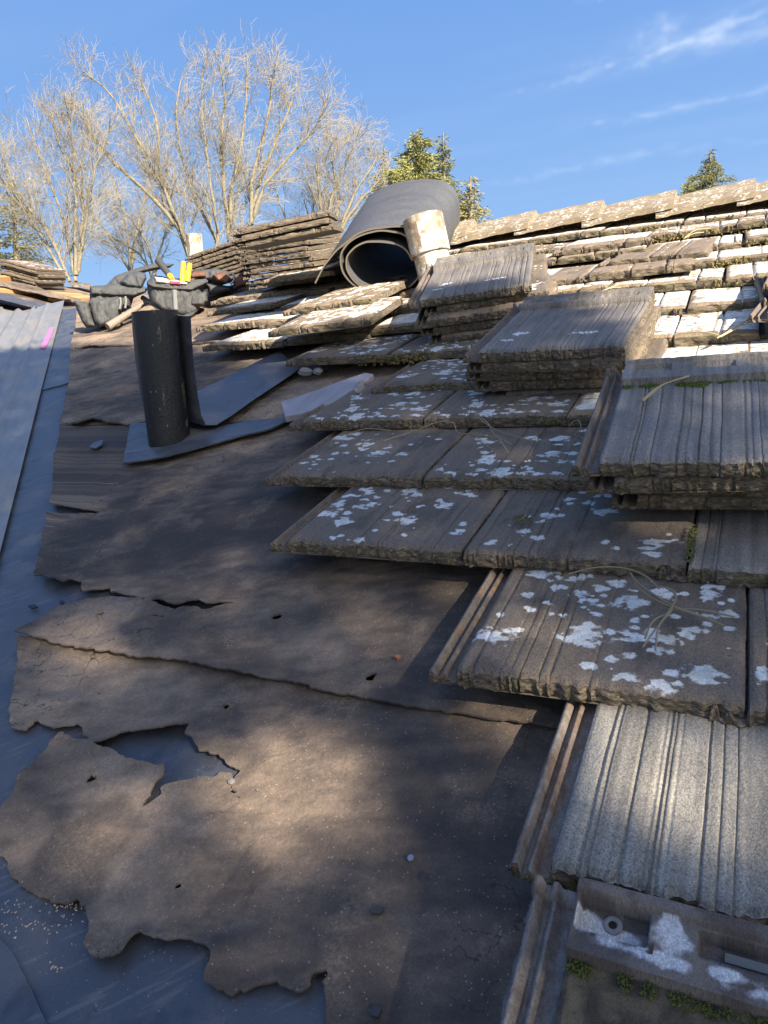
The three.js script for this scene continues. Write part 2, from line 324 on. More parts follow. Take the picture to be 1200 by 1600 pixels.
// blue-grey membrane: smooth, slightly glossy
const membraneTex = texture(1024, 1024, (i, j) => {
  const x = i / 1024, y = j / 1024, f = fbm(x * 9, y * 9, 5, 31), g = hash(i, j, 33);
  let c = mix3([0.058, 0.064, 0.078], [0.085, 0.090, 0.100], f);
  c = mix3(c, [0.19, 0.165, 0.135], 0.7 * step(0.54, 0.78, fbm(x * 12 + 3, y * 12, 5, 37)) * noise(i / 2, j / 2, 38));
  c = mix3(c, [0.17, 0.16, 0.15], 0.45 * step(0.66, 0.78, fbm((x + y) * 10, (y - x) * 120, 3, 39)));
  c = mix3(c, [0.035, 0.036, 0.042], 0.5 * step(0.62, 0.72, fbm(x * 22, y * 22, 4, 41)));
  const k = 0.86 + 0.26 * g; if (g > 0.9988) return [0.4, 0.36, 0.3]; return [c[0] * k, c[1] * k, c[2] * k];
});
const membraneMat = std({ map: membraneTex, bumpMap: grainBump, bumpScale: 0.0005, roughness: 0.42 });
const smooth = (x, y) => (fbm(x * 3, y * 3, 3, 5) - 0.5) * 0.004;
{
  // full main slope, cut at the valley
  const vl = b => (X_WING - Z_RIDGE) - b * CT + 0.17 * Math.hypot(1, CT);
  const o = [[vl(-1.2), -1.2], [3.5, -1.2], [3.5, 3.4], [vl(3.4), 3.4]];
  const m = laid('membrane_sheet', sheet({ outline: o, cell: 0.03, height: (x, y) => 0.003 + smooth(x, y) * 0.6, rag: 0.0005, s: 3, uv: (x, y) => [x / 1.1, y / 1.1] }), membraneMat);
  tag(m, 'smooth blue grey underlayment membrane showing along the valley and through the torn felt', 'membrane');
  // a second length of it lapped over, its end near the lower valley
  const q = (x, y) => px(x, y);
  const low = laid('membrane_sheet', sheet({ outline: [q(-60, 1400), q(-8, 1462), q(22, 1490), q(48, 1540), q(78, 1605), q(110, 1700), q(-300, 1800)], cell: 0.012, height: (x, y, d) => 0.0075 + smooth(x, y) * 0.6, thick: 0.004, rag: 0.001, s: 4, uv: (x, y) => [x / 1.3 + 0.3, y / 1.3] }), membraneMat);
  tag(low, 'short lapped length of blue grey membrane below the torn felt edge', 'membrane');
  const up = laid('membrane_sheet', sheet({ outline: [q(60, 614), q(112, 600), q(119, 540), q(126, 500), q(104, 500), q(88, 535)], cell: 0.02, height: (x, y, d) => 0.0075 + smooth(x, y), thick: 0.004, rag: 0.002, s: 6, uv: (x, y) => [x / 1.3 + 0.3, y / 1.3] }), membraneMat);
  tag(up, 'sunlit upper length of membrane between metal valley and felt', 'membrane');
}

// old brown felt
const feltColor = (x, y, i, j, s, D) => {
  const g = hash(i, j, s), big = fbm(x * 2.1 + 3, y * 2.1, 4, s + 1), mid = fbm(x * 9, y * 9, 5, s + 2), brush = fbm(x * 22 + y * 9, y * 60 - x * 20, 4, s + 3), fine = noise(x * 520, y * 520, s + 4);
  let d = step(0.28, 0.80, big * 0.46 + mid * 0.34 + brush * 0.20 + D);
  d = clamp(d * (0.76 + 0.28 * fine + 0.24 * noise(x * 170, y * 170, s + 6)));
  let c = mix3([0.048, 0.038, 0.032], [0.34, 0.245, 0.165], d);
  c = mix3(c, [0.36, 0.27, 0.18], 0.35 * step(0.60, 0.78, fbm(x * 16, y * 16, 5, s + 7)) * fine);                 // dried dust
  c = mix3(c, [0.030, 0.026, 0.025], 0.75 * step(0.60, 0.74, fbm(x * 6 + 11, y * 6, 5, s + 12)) * (0.5 + 0.5 * fine));   // old tar blots
  const cr = Math.abs(fbm(x * 26, y * 26, 4, s + 14) - 0.5); if (cr < 0.010 && big > 0.47) c = mix3(c, [0.016, 0.013, 0.012], 0.8 * step(0.010, 0.003, cr));           // hair cracks
  const k = 0.78 + 0.42 * g * (0.7 + 0.6 * noise(x * 330, y * 330, s + 5)); c = [c[0] * k, c[1] * k, c[2] * k];
  if (g > 0.9975) c = [0.45, 0.39, 0.32];
  return c;
};
const NX0 = -1.34, NW = 1.7, NY0 = 0.02, NH = 1.7;
// dust left and round the tears; the pale blobs also paint in sun patches
const sunDust = px(440, 1250), sunDust2 = px(90, 1280), sunDust3 = px(120, 1040), sunDust4 = px(560, 960), sunDust5 = px(300, 900);
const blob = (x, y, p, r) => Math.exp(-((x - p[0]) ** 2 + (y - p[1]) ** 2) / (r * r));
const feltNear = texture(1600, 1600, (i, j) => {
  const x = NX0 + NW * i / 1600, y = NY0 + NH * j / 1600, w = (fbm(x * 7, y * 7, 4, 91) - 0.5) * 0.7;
  const D = -0.15 + 0.26 * (blob(x, y, sunDust, 0.20) + blob(x, y, sunDust2, 0.22) + blob(x, y, sunDust3, 0.16) + 0.8 * blob(x, y, sunDust4, 0.2) + 0.5 * blob(x, y, sunDust5, 0.2)) * (1 + w * 1.6);
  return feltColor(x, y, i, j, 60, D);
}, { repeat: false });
const feltFar = texture(1024, 1024, (i, j) => feltColor(i / 400, j / 400, i, j, 80, 0.03));
const feltBump = texture(1024, 1024, (i, j) => 0.30 * hash(i, j, 1) + 0.4 * noise(i / 3, j / 3, 2) + 0.5 * (fbm(i / 40, j / 40, 4, 3)) - 0.1 - 0.16 * step(0.014, 0.004, Math.abs(fbm(i / 36, j / 36, 4, 9) - 0.5)), { color: false });
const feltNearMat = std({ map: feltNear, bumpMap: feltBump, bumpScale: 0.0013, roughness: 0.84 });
const feltFarMat = std({ map: feltFar, bumpMap: feltBump, bumpScale: 0.003, roughness: 0.88 });
const uvNear = (x, y) => [(x - NX0) / NW, (y - NY0) / NH];
const uvFar = (x, y) => [x / 2.56, y / 2.56];
const wrinkle = (x, y, s, amp) => (fbm(x * 4, y * 6, 4, s) - 0.5) * amp + (fbm(x * 16, y * 20, 3, s + 5) - 0.5) * amp * 0.10 + amp * 0.38 * Math.pow(1 - 2 * Math.abs(fbm(x * 3.2 + 7, y * 5.2, 3, s + 9) - 0.5), 14) - amp * 0.2 * Math.pow(1 - 2 * Math.abs(fbm(x * 9, y * 7, 3, s + 15) - 0.5), 18);
const curl = (x, y, sd, s, h) => h * Math.exp(-sd / 0.014) * step(0.3, 0.75, fbm(x * 9, y * 9, 3, s));
const z5 = ([x, y]) => px(x / 2.667, 1080 + y / 2.667), z4 = ([x, y]) => px(x / 2.667, 680 + y / 2.667), pp = ([x, y]) => px(x, y);
{
  const o1 = [...[[33, 1008], [30, 1060], [24, 1110]].map(pp),
    ...[[50, 165], [120, 185], [160, 145], [240, 185], [330, 165], [355, 180], [360, 215], [435, 248], [530, 215], [700, 195], [800, 180], [785, 225], [830, 250], [840, 290], [920, 290], [945, 320], [985, 350], [1002, 361], [960, 366], [930, 372], [915, 387], [800, 392], [740, 417], [690, 432], [685, 462], [640, 492], [600, 522], [582, 547], [592, 508], [640, 465], [665, 410], [720, 375], [700, 355], [610, 340], [540, 320], [500, 284], [440, 266], [360, 232], [290, 218], [270, 202], [245, 225], [160, 315], [80, 385], [70, 430], [20, 490], [5, 560], [15, 600], [0, 660], [10, 700], [40, 730], [40, 760], [100, 830], [190, 885], [280, 915], [340, 905], [370, 930], [380, 980], [395, 1030], [375, 1090], [395, 1130], [450, 1155], [520, 1130], [560, 1080], [605, 1030], [620, 1060], [700, 1075], [770, 1065], [850, 1085], [895, 1110], [890, 1160], [865, 1200], [870, 1240], [920, 1265], [945, 1270], [970, 1305], [1020, 1270], [1100, 1250], [1170, 1245]].map(z5),
    ...[[469, 1566], [486, 1560], [497, 1539], [524, 1530], [511, 1552], [516, 1600], [520, 1700], [1300, 1700], [1300, 1150], [870, 1120], [560, 1080], [330, 1045], [200, 1025], [110, 1014], [60, 1009]].map(pp)];
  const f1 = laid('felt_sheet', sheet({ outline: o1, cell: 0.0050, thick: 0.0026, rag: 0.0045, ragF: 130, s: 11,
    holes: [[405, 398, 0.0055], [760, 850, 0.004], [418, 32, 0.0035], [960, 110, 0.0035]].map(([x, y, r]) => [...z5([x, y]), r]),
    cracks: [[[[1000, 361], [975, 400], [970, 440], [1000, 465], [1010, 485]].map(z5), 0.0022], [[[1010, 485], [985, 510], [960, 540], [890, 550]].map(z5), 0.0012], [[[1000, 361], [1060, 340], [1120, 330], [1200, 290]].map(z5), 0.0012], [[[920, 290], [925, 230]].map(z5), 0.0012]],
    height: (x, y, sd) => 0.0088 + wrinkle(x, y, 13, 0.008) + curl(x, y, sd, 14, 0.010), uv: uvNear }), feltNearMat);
  tag(f1, 'lowest old brown roofing felt sheet with torn ragged edge and a split hole', 'roofing felt', 'old felt sheets');
  const o2 = [...[[80, 865], [150, 885], [250, 912], [380, 935], [480, 940], [580, 962], [690, 965], [800, 990], [920, 1020], [1050, 1045], [1200, 1068]].map(z4),
    ...[[560, 1104], [700, 1128], [870, 1156], [1300, 1215], [1300, 690], [800, 652], [470, 650], [200, 655], [100, 655]].map(pp),
    ...[[240, 110], [228, 250], [220, 318], [300, 330], [428, 340], [425, 348], [320, 352], [212, 362], [205, 400], [185, 490], [165, 628], [245, 635], [255, 645], [285, 648], [300, 638], [355, 645], [356, 685], [400, 675], [470, 665], [475, 685], [530, 695], [600, 715], [680, 725], [740, 745], [770, 745], [800, 730], [850, 735], [880, 750], [925, 745], [985, 742], [900, 768], [870, 777], [840, 764], [760, 760], [735, 769], [640, 730], [560, 717], [470, 714], [380, 719], [310, 739], [215, 783], [150, 828]].map(z4)];
  const lapB = 0.60;
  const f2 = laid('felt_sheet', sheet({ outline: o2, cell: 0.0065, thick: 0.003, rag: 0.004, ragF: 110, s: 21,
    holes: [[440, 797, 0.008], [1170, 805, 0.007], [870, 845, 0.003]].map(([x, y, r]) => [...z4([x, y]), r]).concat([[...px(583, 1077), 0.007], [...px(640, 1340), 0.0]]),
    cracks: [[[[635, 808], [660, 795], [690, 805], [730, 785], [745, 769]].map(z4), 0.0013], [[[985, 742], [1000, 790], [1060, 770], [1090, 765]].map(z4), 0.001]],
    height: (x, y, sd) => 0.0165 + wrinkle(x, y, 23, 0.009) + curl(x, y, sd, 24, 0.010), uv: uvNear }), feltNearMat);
  tag(f2, 'second old felt sheet lapped over the lowest one, wedge shaped tears at its valley edge', 'roofing felt', 'old felt sheets');
  const f4 = laid('felt_sheet', sheet({ outline: [[98, 669], [130, 675], [150, 668], [170, 672], [205, 673], [420, 672], [560, 674], [760, 668], [760, 530], [470, 536], [215, 543], [114, 548], [113, 585], [110, 620], [104, 645]].map(pp), cell: 0.014, thick: 0.005, rag: 0.004, ragF: 40, s: 31, height: (x, y, sd) => 0.0215 + wrinkle(x, y, 33, 0.012) + curl(x, y, sd, 34, 0.012), uv: uvFar }), feltFarMat);
  tag(f4, 'brown felt sheet round the black pipe', 'roofing felt', 'old felt sheets');
  const eb = b => (X_WING - Z_RIDGE) - b * CT + 0.405 * Math.hypot(1, CT);
  const p0 = px(113, 554), f5o = [p0, px(150, 552), px(215, 549), px(440, 545), px(760, 536), [0.4, 3.38], [eb(3.38) + 0.0, 3.38], [eb(2.9), 2.9]];
  const f5 = laid('felt_sheet', sheet({ outline: f5o, cell: 0.02, thick: 0.005, rag: 0.005, ragF: 30, s: 41, height: (x, y, sd) => 0.027 + wrinkle(x, y, 43, 0.014) + curl(x, y, sd, 44, 0.01), uv: uvFar }), feltFarMat);
  tag(f5, 'sunlit brown felt sheet under the tool pouches', 'roofing felt', 'old felt sheets');
  // felt of the side wing and by the ridge
  const w = new THREE.PlaneGeometry(1, 1, 50, 90), p = w.attributes.position, u = w.attributes.uv;
  for (let k = 0; k < p.count; k++) {
    const t = p.getX(k) + 0.5, r = p.getY(k) + 0.5;                      // t down the wing slope, r from ridge end towards the viewer
    const z = Z_RIDGE - 2.6 + r * 8.6, x0 = X_WING - WING_UP, x = x0 + t * Math.max(0.02, Math.min(WING_UP + Math.abs(z - Z_RIDGE) - 0.33 * step(-0.4, 0.4, z - Z_RIDGE), 5)), y = Y_RIDGE - (x - X_WING) * TAN + 0.02 + wrinkle(x, z, 51, 0.012);
    p.setXYZ(k, x, y, z); u.setXY(k, x / 2.56, z / 2.56);
  }
  w.computeVertexNormals();
  tag(mesh('felt_sheet', w, feltFarMat), 'brown felt on the side wing beyond the metal valley', 'roofing felt', 'old felt sheets');
}

// ------------------------------------------------------------ ribbed metal valley
{
  const s2 = Math.hypot(1, CT), c0 = X_WING - Z_RIDGE, prof = [];
  for (const q of [0.297, 0.296, 0.205, 0.195, 0.188, 0.181, 0.172, 0.118, 0.11, 0.103, 0.096, 0.088, 0.03, 0.012, 0]) prof.push([q, 0.012 + (Math.abs(q - 0.188) < 0.008 ? 0.010 : 0) + (Math.abs(q - 0.103) < 0.009 ? 0.012 : 0) + (q < 0.02 ? 0.022 : 0)]);
  const P = [], UVs = [], I = [], n = 40, m = prof.length, full = 2 * m - 1;
  for (let k = 0; k <= n; k++) for (let r = 0; r < full; r++) {
    const mirror = r >= m, [q, e] = prof[mirror ? full - 1 - r : r], b = -1.2 + (3.45 + 1.2) * k / n;
    const ee = e + (noise(b * 3, q * 9, 71) - 0.5) * 0.004, bb = b + q * 0.7, aa = c0 - b * CT + q * s2 - q * 0.7 * CT;
    const pt = roofPoint(aa, ee, bb);
    if (mirror) { const x = pt.x - X_WING, z = pt.z - Z_RIDGE; pt.x = X_WING + z; pt.z = Z_RIDGE + x; }
    P.push(pt.x, pt.y, pt.z); UVs.push(b, q * 2);
  }
  for (let k = 0; k < n; k++) for (let r = 0; r < full - 1; r++) { const a = k * full + r; I.push(a, a + 1, a + full + 1, a, a + full + 1, a + full); }
  const g = new THREE.BufferGeometry(); g.setAttribute('position', new THREE.Float32BufferAttribute(P, 3)); g.setAttribute('uv', new THREE.Float32BufferAttribute(UVs, 2)); g.setIndex(I); g.computeVertexNormals();
  const map = texture(512, 512, (i, j) => { const x = i / 512, y = j / 512, f = fbm(x * 12, y * 30, 5, 3); let c = mix3([0.20, 0.20, 0.205], [0.30, 0.295, 0.28], f); c = mix3(c, [0.36, 0.30, 0.22], 0.6 * step(0.5, 0.75, fbm(x * 7, y * 9, 5, 13))); return c; });
  const v = mesh('valley_flashing', g, std({ map, roughness: 0.5, metalness: 0.25, bumpMap: feltBump, bumpScale: 0.001 }));
  tag(v, 'ribbed grey metal valley flashing between the two roof slopes', 'flashing');
  const pk = [[82, 512], [76, 524], [72, 534], [66, 545]].map(([x, y]) => px(x, y, 0.016)), w = 0.02, Q = [], J = [];
  pk.forEach(([a, b], k) => { const ww = w * [0.6, 1, 1, 0.8][k]; Q.push(a - ww, 0.0172, -b, a + ww, 0.0172, -b); if (k) J.push(2 * k - 2, 2 * k - 1, 2 * k + 1, 2 * k - 2, 2 * k + 1, 2 * k); });
  const pg = new THREE.BufferGeometry(); pg.setAttribute('position', new THREE.Float32BufferAttribute(Q, 3)); pg.setIndex(J); pg.computeVertexNormals();
  const pm = mesh('paint_mark', pg, std({ color: lin(0.62, 0.16, 0.36), roughness: 0.8 })); onRoof(pm, 0, 0); tag(pm, 'pink marking stroke along the edge of the metal valley', 'paint mark');
}

// ------------------------------------------------------------ laid tiles
const lean = e0 => e0;                                                  // height of a laid tile's head above the slope
const HEAD_E = 0.024;
const tiled = group('tiled_roof'); onRoof(tiled, 0, 0); tag(tiled, 'courses of weathered brown concrete shake tiles still laid on the slope', 'roof tiles', null, 'structure');
function lay(geo, mat, a, b, { turn = 0, de = 0, tilt = 0, roll = 0 } = {}) {   // a = left edge of the face, b = butt
  const m = mesh('roof_tile', geo, mat, tiled), lean = Math.asin(PITCH) + tilt;
  m.position.set(a, HEAD_E + de, -(b + TL * Math.cos(lean))); m.rotation.set(-lean, turn, roll); return m;
}
const EB = HEAD_E + TL * PITCH + TT;                                     // height of a butt's upper edge
const rowB = [[865, 1352], [930, 1075], [720, 861], [660, 745], [660, 652], [650, 598]].map(p => px(...p, EB)[1]);
const rowAt = k => k < 6 ? rowB[k] : rowB[5] + (k - 5) * 0.2365;
{
  reseed(77);
  // [row, left end of the face as a pixel or in metres]
  const L = (x, y) => px(x, y, EB)[0];
  const rows = [
    [0, L(862, 1352), 'pale'], [1, L(707, 1050)], [2, L(725, 860) - TW], [3, L(660, 745) - TW], [4, L(663, 650) - TW], [5, L(597, 602)],
    [6, L(450, 572)], [7, -1.66], [8, -1.88], [9, -1.98], [10, -2.14], [11, -2.16], [12, -2.05]];
  for (const [k, a0, kind] of rows) {
    const b = rowAt(k); let i = 0;
    for (let a = a0; a < 1.75; a += TW, i++) {
      const far = k >= 6, loose = far && a < -0.9, hid = rnd();
      // gaps where tiles were lifted
      if (k === 9 && a > -0.62 && a < -0.36) continue;
      const geo = kind && !i ? paleGeo : far ? pick(farGeo) : nearGeo[(i * 2 + k) % 3];
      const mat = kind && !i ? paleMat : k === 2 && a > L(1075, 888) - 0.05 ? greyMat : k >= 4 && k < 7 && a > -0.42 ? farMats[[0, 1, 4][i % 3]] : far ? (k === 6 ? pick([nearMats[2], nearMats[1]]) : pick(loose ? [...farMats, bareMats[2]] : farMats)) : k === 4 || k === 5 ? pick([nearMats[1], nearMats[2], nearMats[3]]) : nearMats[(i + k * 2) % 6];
      lay(geo, mat, a, b + rr(-0.004, 0.004) * (far ? 3.5 : 1), loose ? { turn: rr(-0.045, 0.045), de: rr(0, 0.012), tilt: rr(-0.02, 0.03), roll: rr(-0.02, 0.02) } : far ? { turn: rr(-0.028, 0.028), de: rr(0, 0.009), tilt: rr(-0.015, 0.02), roll: rr(-0.016, 0.016) } : { turn: rr(-0.006, 0.006), roll: rr(-0.004, 0.004) });
    }
  }
  // slipped tiles in the gaps
  for (const [x, y, t, tl] of [[862, 398, 0.10, 0.06], [905, 436, 0.08, 0.05], [838, 442, 0.05, 0.02], [960, 404, -0.05, 0.0]]) { const [a, b] = px(x, y, EB + 0.02); lay(pick(farGeo), pick(bareMats.slice(0, 2)), a, b, { turn: t, de: 0.016, tilt: tl }); }
}
// ridge caps: shallow angled tiles, each lapping the one to its right
{
  const half = 0.15, th = 0.022, len = 0.36, P = [];
  const prof = [[-half, -half * TAN * 1.25], [0, 0.012], [half, -half * TAN * 1.25], [half, -half * TAN * 1.25 - th], [0, -th + 0.012], [-half, -half * TAN * 1.25 - th]];
  const g = new THREE.ExtrudeGeometry(new THREE.Shape(prof.map(p => new THREE.Vector2(...p))), { depth: len, steps: 18, bevelEnabled: false, curveSegments: 1 });
  let gg = g; const pos = gg.attributes.position, uvs = gg.attributes.uv;
  for (let k = 0; k < pos.count; k++) { const x = pos.getX(k), y = pos.getY(k), z = pos.getZ(k); pos.setXYZ(k, x + (noise(z * 60, y * 60, 3) - 0.5) * 0.006, y + (noise(x * 50, z * 50, 4) - 0.5) * 0.005, z + (noise(x * 70, y * 70, 6) - 0.5) * 0.008); uvs.setXY(k, z / len, 0.05 + 0.75 * (x + half + y * 3) / (2 * half)); }
  gg.rotateY(Math.PI / 2); gg.computeVertexNormals();
  reseed(88);
  const ridgeMat = tileMat(texture(512, 512, (i, j) => { const x = i / 512, y = j / 512, g = hash(i, j, 7); let c = mix3([0.19, 0.145, 0.095], [0.32, 0.25, 0.16], fbm(x * 9, y * 9, 5, 3)); c = mix3(c, [0.70, 0.69, 0.62], step(0.60, 0.66, fbm(x * 42, y * 42, 4, 5)) * step(0.4, 0.6, fbm(x * 7, y * 7, 3, 6))); const k = 0.6 + 0.8 * g; return [c[0] * k, c[1] * k, c[2] * k]; }));
  for (let k = 0; k < 15; k++) {
    const m = mesh('ridge_tile', gg, ridgeMat, tiled), x = -2.1 + k * 0.292, b = B_RIDGE - 0.02;
    m.position.set(x, 0, 0); const w = roofPoint(x, 0, b); w.y += 0.135 + rr(-0.006, 0.006); tiled.updateMatrixWorld(); m.position.copy(tiled.worldToLocal(w));
    m.rotation.set(-TH, rr(-0.02, 0.02), 0.07 + rr(-0.015, 0.015));
  }
}
// ------------------------------------------------------------ tiles off the roof, in stacks: each a thing of its own
function loose(geo, mat, a, e, b, { turn = 0, tip = 0, roll = 0 }, label, grp) {    // a, b: middle of the tile; e: its underside
  const m = mesh('concrete_tile', geo, mat); m.geometry = geo;
  const pivot = new THREE.Matrix4().makeTranslation(-(TW - LOCK) / 2, 0, -TL / 2);
  m.matrixAutoUpdate = true;
  const q = new THREE.Quaternion().setFromEuler(new THREE.Euler(TH, 0, 0)).multiply(new THREE.Quaternion().setFromEuler(new THREE.Euler(tip, turn, roll, 'YXZ')));
  m.quaternion.copy(q); m.position.copy(roofPoint(a, e, b)).add(V(-(TW - LOCK) / 2, 0, -TL / 2).applyQuaternion(q));
  return tag(m, label, 'roof tile', grp);
}
const NTH = ['lowest', 'second lowest', 'third lowest', 'fourth lowest', 'fifth lowest', 'sixth lowest', 'seventh lowest', 'eighth lowest', 'ninth lowest', 'tenth lowest', 'eleventh lowest', 'twelfth lowest'];
function stack(list, label, topLabel, grp) { const n = list.length; list.forEach((t, i) => loose(t.geo, t.mat, t.a, t.e, t.b, t, i === n - 1 && topLabel ? topLabel : `${i === n - 1 ? 'topmost' : NTH[i]} ${label}`, grp)); }
{
  reseed(99);
  const mid = (x, y, e, lx = (TW - LOCK) / 2, lz = TL / 2) => px(x, y, e);
  // stack on the right, its top tile deeply grooved: left butt corner of the top tile at (893, 718)
  const make = (corner, eTop, n, o, geoTop, matTop, spread = 0.012) => {
    const t0 = o.turn ?? 0, [ca, cb] = px(...corner, eTop), step = 0.0258, out = [];
    for (let i = 0; i < n; i++) {
      const up = i === n - 1, d = n - 1 - i, turn = t0 + (up ? 0 : rr(-0.05, 0.05)), off = o.shift ? o.shift(d) : [0, 0];
      const dx = LOCK + (TW - LOCK) / 2, dz = TL / 2;                    // from that corner to the middle
      out.push({ geo: up ? geoTop : (d < 3 ? pick(nearGeo) : pick(nearGeo)), mat: up ? matTop : pick([bareMats[0], bareMats[1], nearMats[0], nearMats[5]]),
        a: ca + dx * Math.cos(t0) - dz * Math.sin(t0) + (up ? 0 : rr(-spread, spread)) + off[0], b: cb + dx * Math.sin(t0) + dz * Math.cos(t0) + (up ? 0 : rr(-spread, spread)) + off[1], e: eTop - TT - d * step + (o.tip ?? 0) * TL / 2, turn, tip: (o.tip ?? 0) + (up ? 0 : rr(-0.012, 0.012)), roll: o.roll ?? 0 });
    }
    return out;
  };
  stack(make([893, 720], 0.192, 4, { turn: 0.03, tip: 0.0, shift: d => [d * 0.016, d * 0.018] }, groovedGeo, greyMat), 'brown tile in the stack under the deeply grooved grey tile', 'deeply grooved grey tile with moss along its head, topmost of its stack', 'tiles under the grooved grey tile');
  const mossAt = (tile, spots, z, y, label, sz) => { tile.updateMatrixWorld(true); const gs = []; for (const [x, wide, n, deep = 0.006] of spots) for (let i = 0; i < n; i++) { const h = sz * rr(0.5, 1.2), c = new THREE.ConeGeometry(h * 0.4, h, 4, 1); c.translate(0, h * 0.3, 0); c.rotateX(rr(-1, 1)); c.rotateZ(rr(-1, 1)); const q = Math.sqrt(rnd()), w = rr(0, 6.28); c.translate(x + Math.cos(w) * q * wide, y + rnd() * 0.004 * (1 - q), z + Math.sin(w) * q * deep); c.applyMatrix4(tile.matrixWorld); gs.push(c.toNonIndexed()); } return tag(mesh('moss', mergeGeometries(gs), std({ color: lin(0.095, 0.125, 0.024), roughness: 1 })), label, null, null, 'stuff'); };
  mossAt(scene.children[scene.children.length - 1], [[0.012, 0.010, 90], [0.045, 0.018, 130, 0.007], [0.10, 0.018, 260, 0.012], [0.122, 0.014, 300, 0.016], [0.16, 0.02, 80, 0.005], [0.20, 0.03, 70, 0.004], [0.25, 0.02, 40, 0.004]], 0.090, TT - 0.001, 'bright green moss along the head of the grooved tile', 0.0042);
  stack(make([722, 550], 0.185, 5, { turn: -0.05, tip: 0.0, shift: d => [d > 3 ? 0.03 : 0, d * 0.008] }, groovedGeo2, greyMat2), 'dark tile in the stack between the grooved stack and the pipe stack', 'dark grey tile with thin pale lichen, topmost of the middle stack', 'tiles in the middle stack');
  stack(make([634, 470], 0.205, 5, { turn: 0.19, tip: 0.06, shift: d => [d * 0.016, d > 2 ? -0.02 : 0] }, groovedGeo, greyMat2, 0.02), 'brown tile in the stack beside the stained vent pipe', 'grey grooved tile with orange head edge, topmost beside the stained vent pipe', 'tiles in the stack beside the vent pipe');
  // tall stack left of the felt roll
  const far = (x, y, e, n, o, label, grp) => { const [a, b] = px(x, y, e), ls = []; for (let i = 0; i < n; i++) ls.push({ geo: pick(thinGeo), mat: pick(redMats), a: a + i * (o.da ?? 0) + rr(-0.006, 0.006), b: b + i * (o.db ?? 0) + rr(-0.006, 0.006), e: e + i * 0.0215, turn: (o.turn ?? 0) + rr(-0.02, 0.02), tip: o.tip ?? -0.06, roll: o.roll ?? 0 }); stack(ls, label, null, grp); };
  far(470, 441, 0.085, 12, { turn: 0.10, da: -0.001, roll: -0.02, tip: -0.16 }, 'brown tile in the tall stack beside the felt roll', 'tiles in the tall stack');
  far(456, 376, 0.335, 3, { turn: 0.4, roll: 0.0, tip: -0.16 }, 'tile set askew on top of the tall stack', 'askew tiles on the tall stack');
  far(364, 438, 0.08, 8, { turn: 0.2, roll: 0.12, da: 0.006, tip: -0.14 }, 'brown tile in the tipped stack behind the small pipe', 'tiles in the tipped stack');
  // single loose tiles and pieces on the half-stripped courses
  const one = (x, y, e, geo, mat, o, label) => { const [a, b] = px(x, y, e); return loose(geo, mat, a, e, b, o, label); };
  one(530, 500, 0.118, farGeo[1], farMats[3], { turn: 0.14, tip: -0.09 }, 'loose lichened tile lying below the felt roll');
  one(545, 470, 0.112, farGeo[2], farMats[5], { turn: 0.05, tip: -0.09, roll: 0.02 }, 'loose brown tile under the open end of the felt roll');
  one(497, 427, 0.13, farGeo[0], farMats[3], { turn: 0.05, tip: -0.09 }, 'single lichened tile between tall stack and felt roll');
}

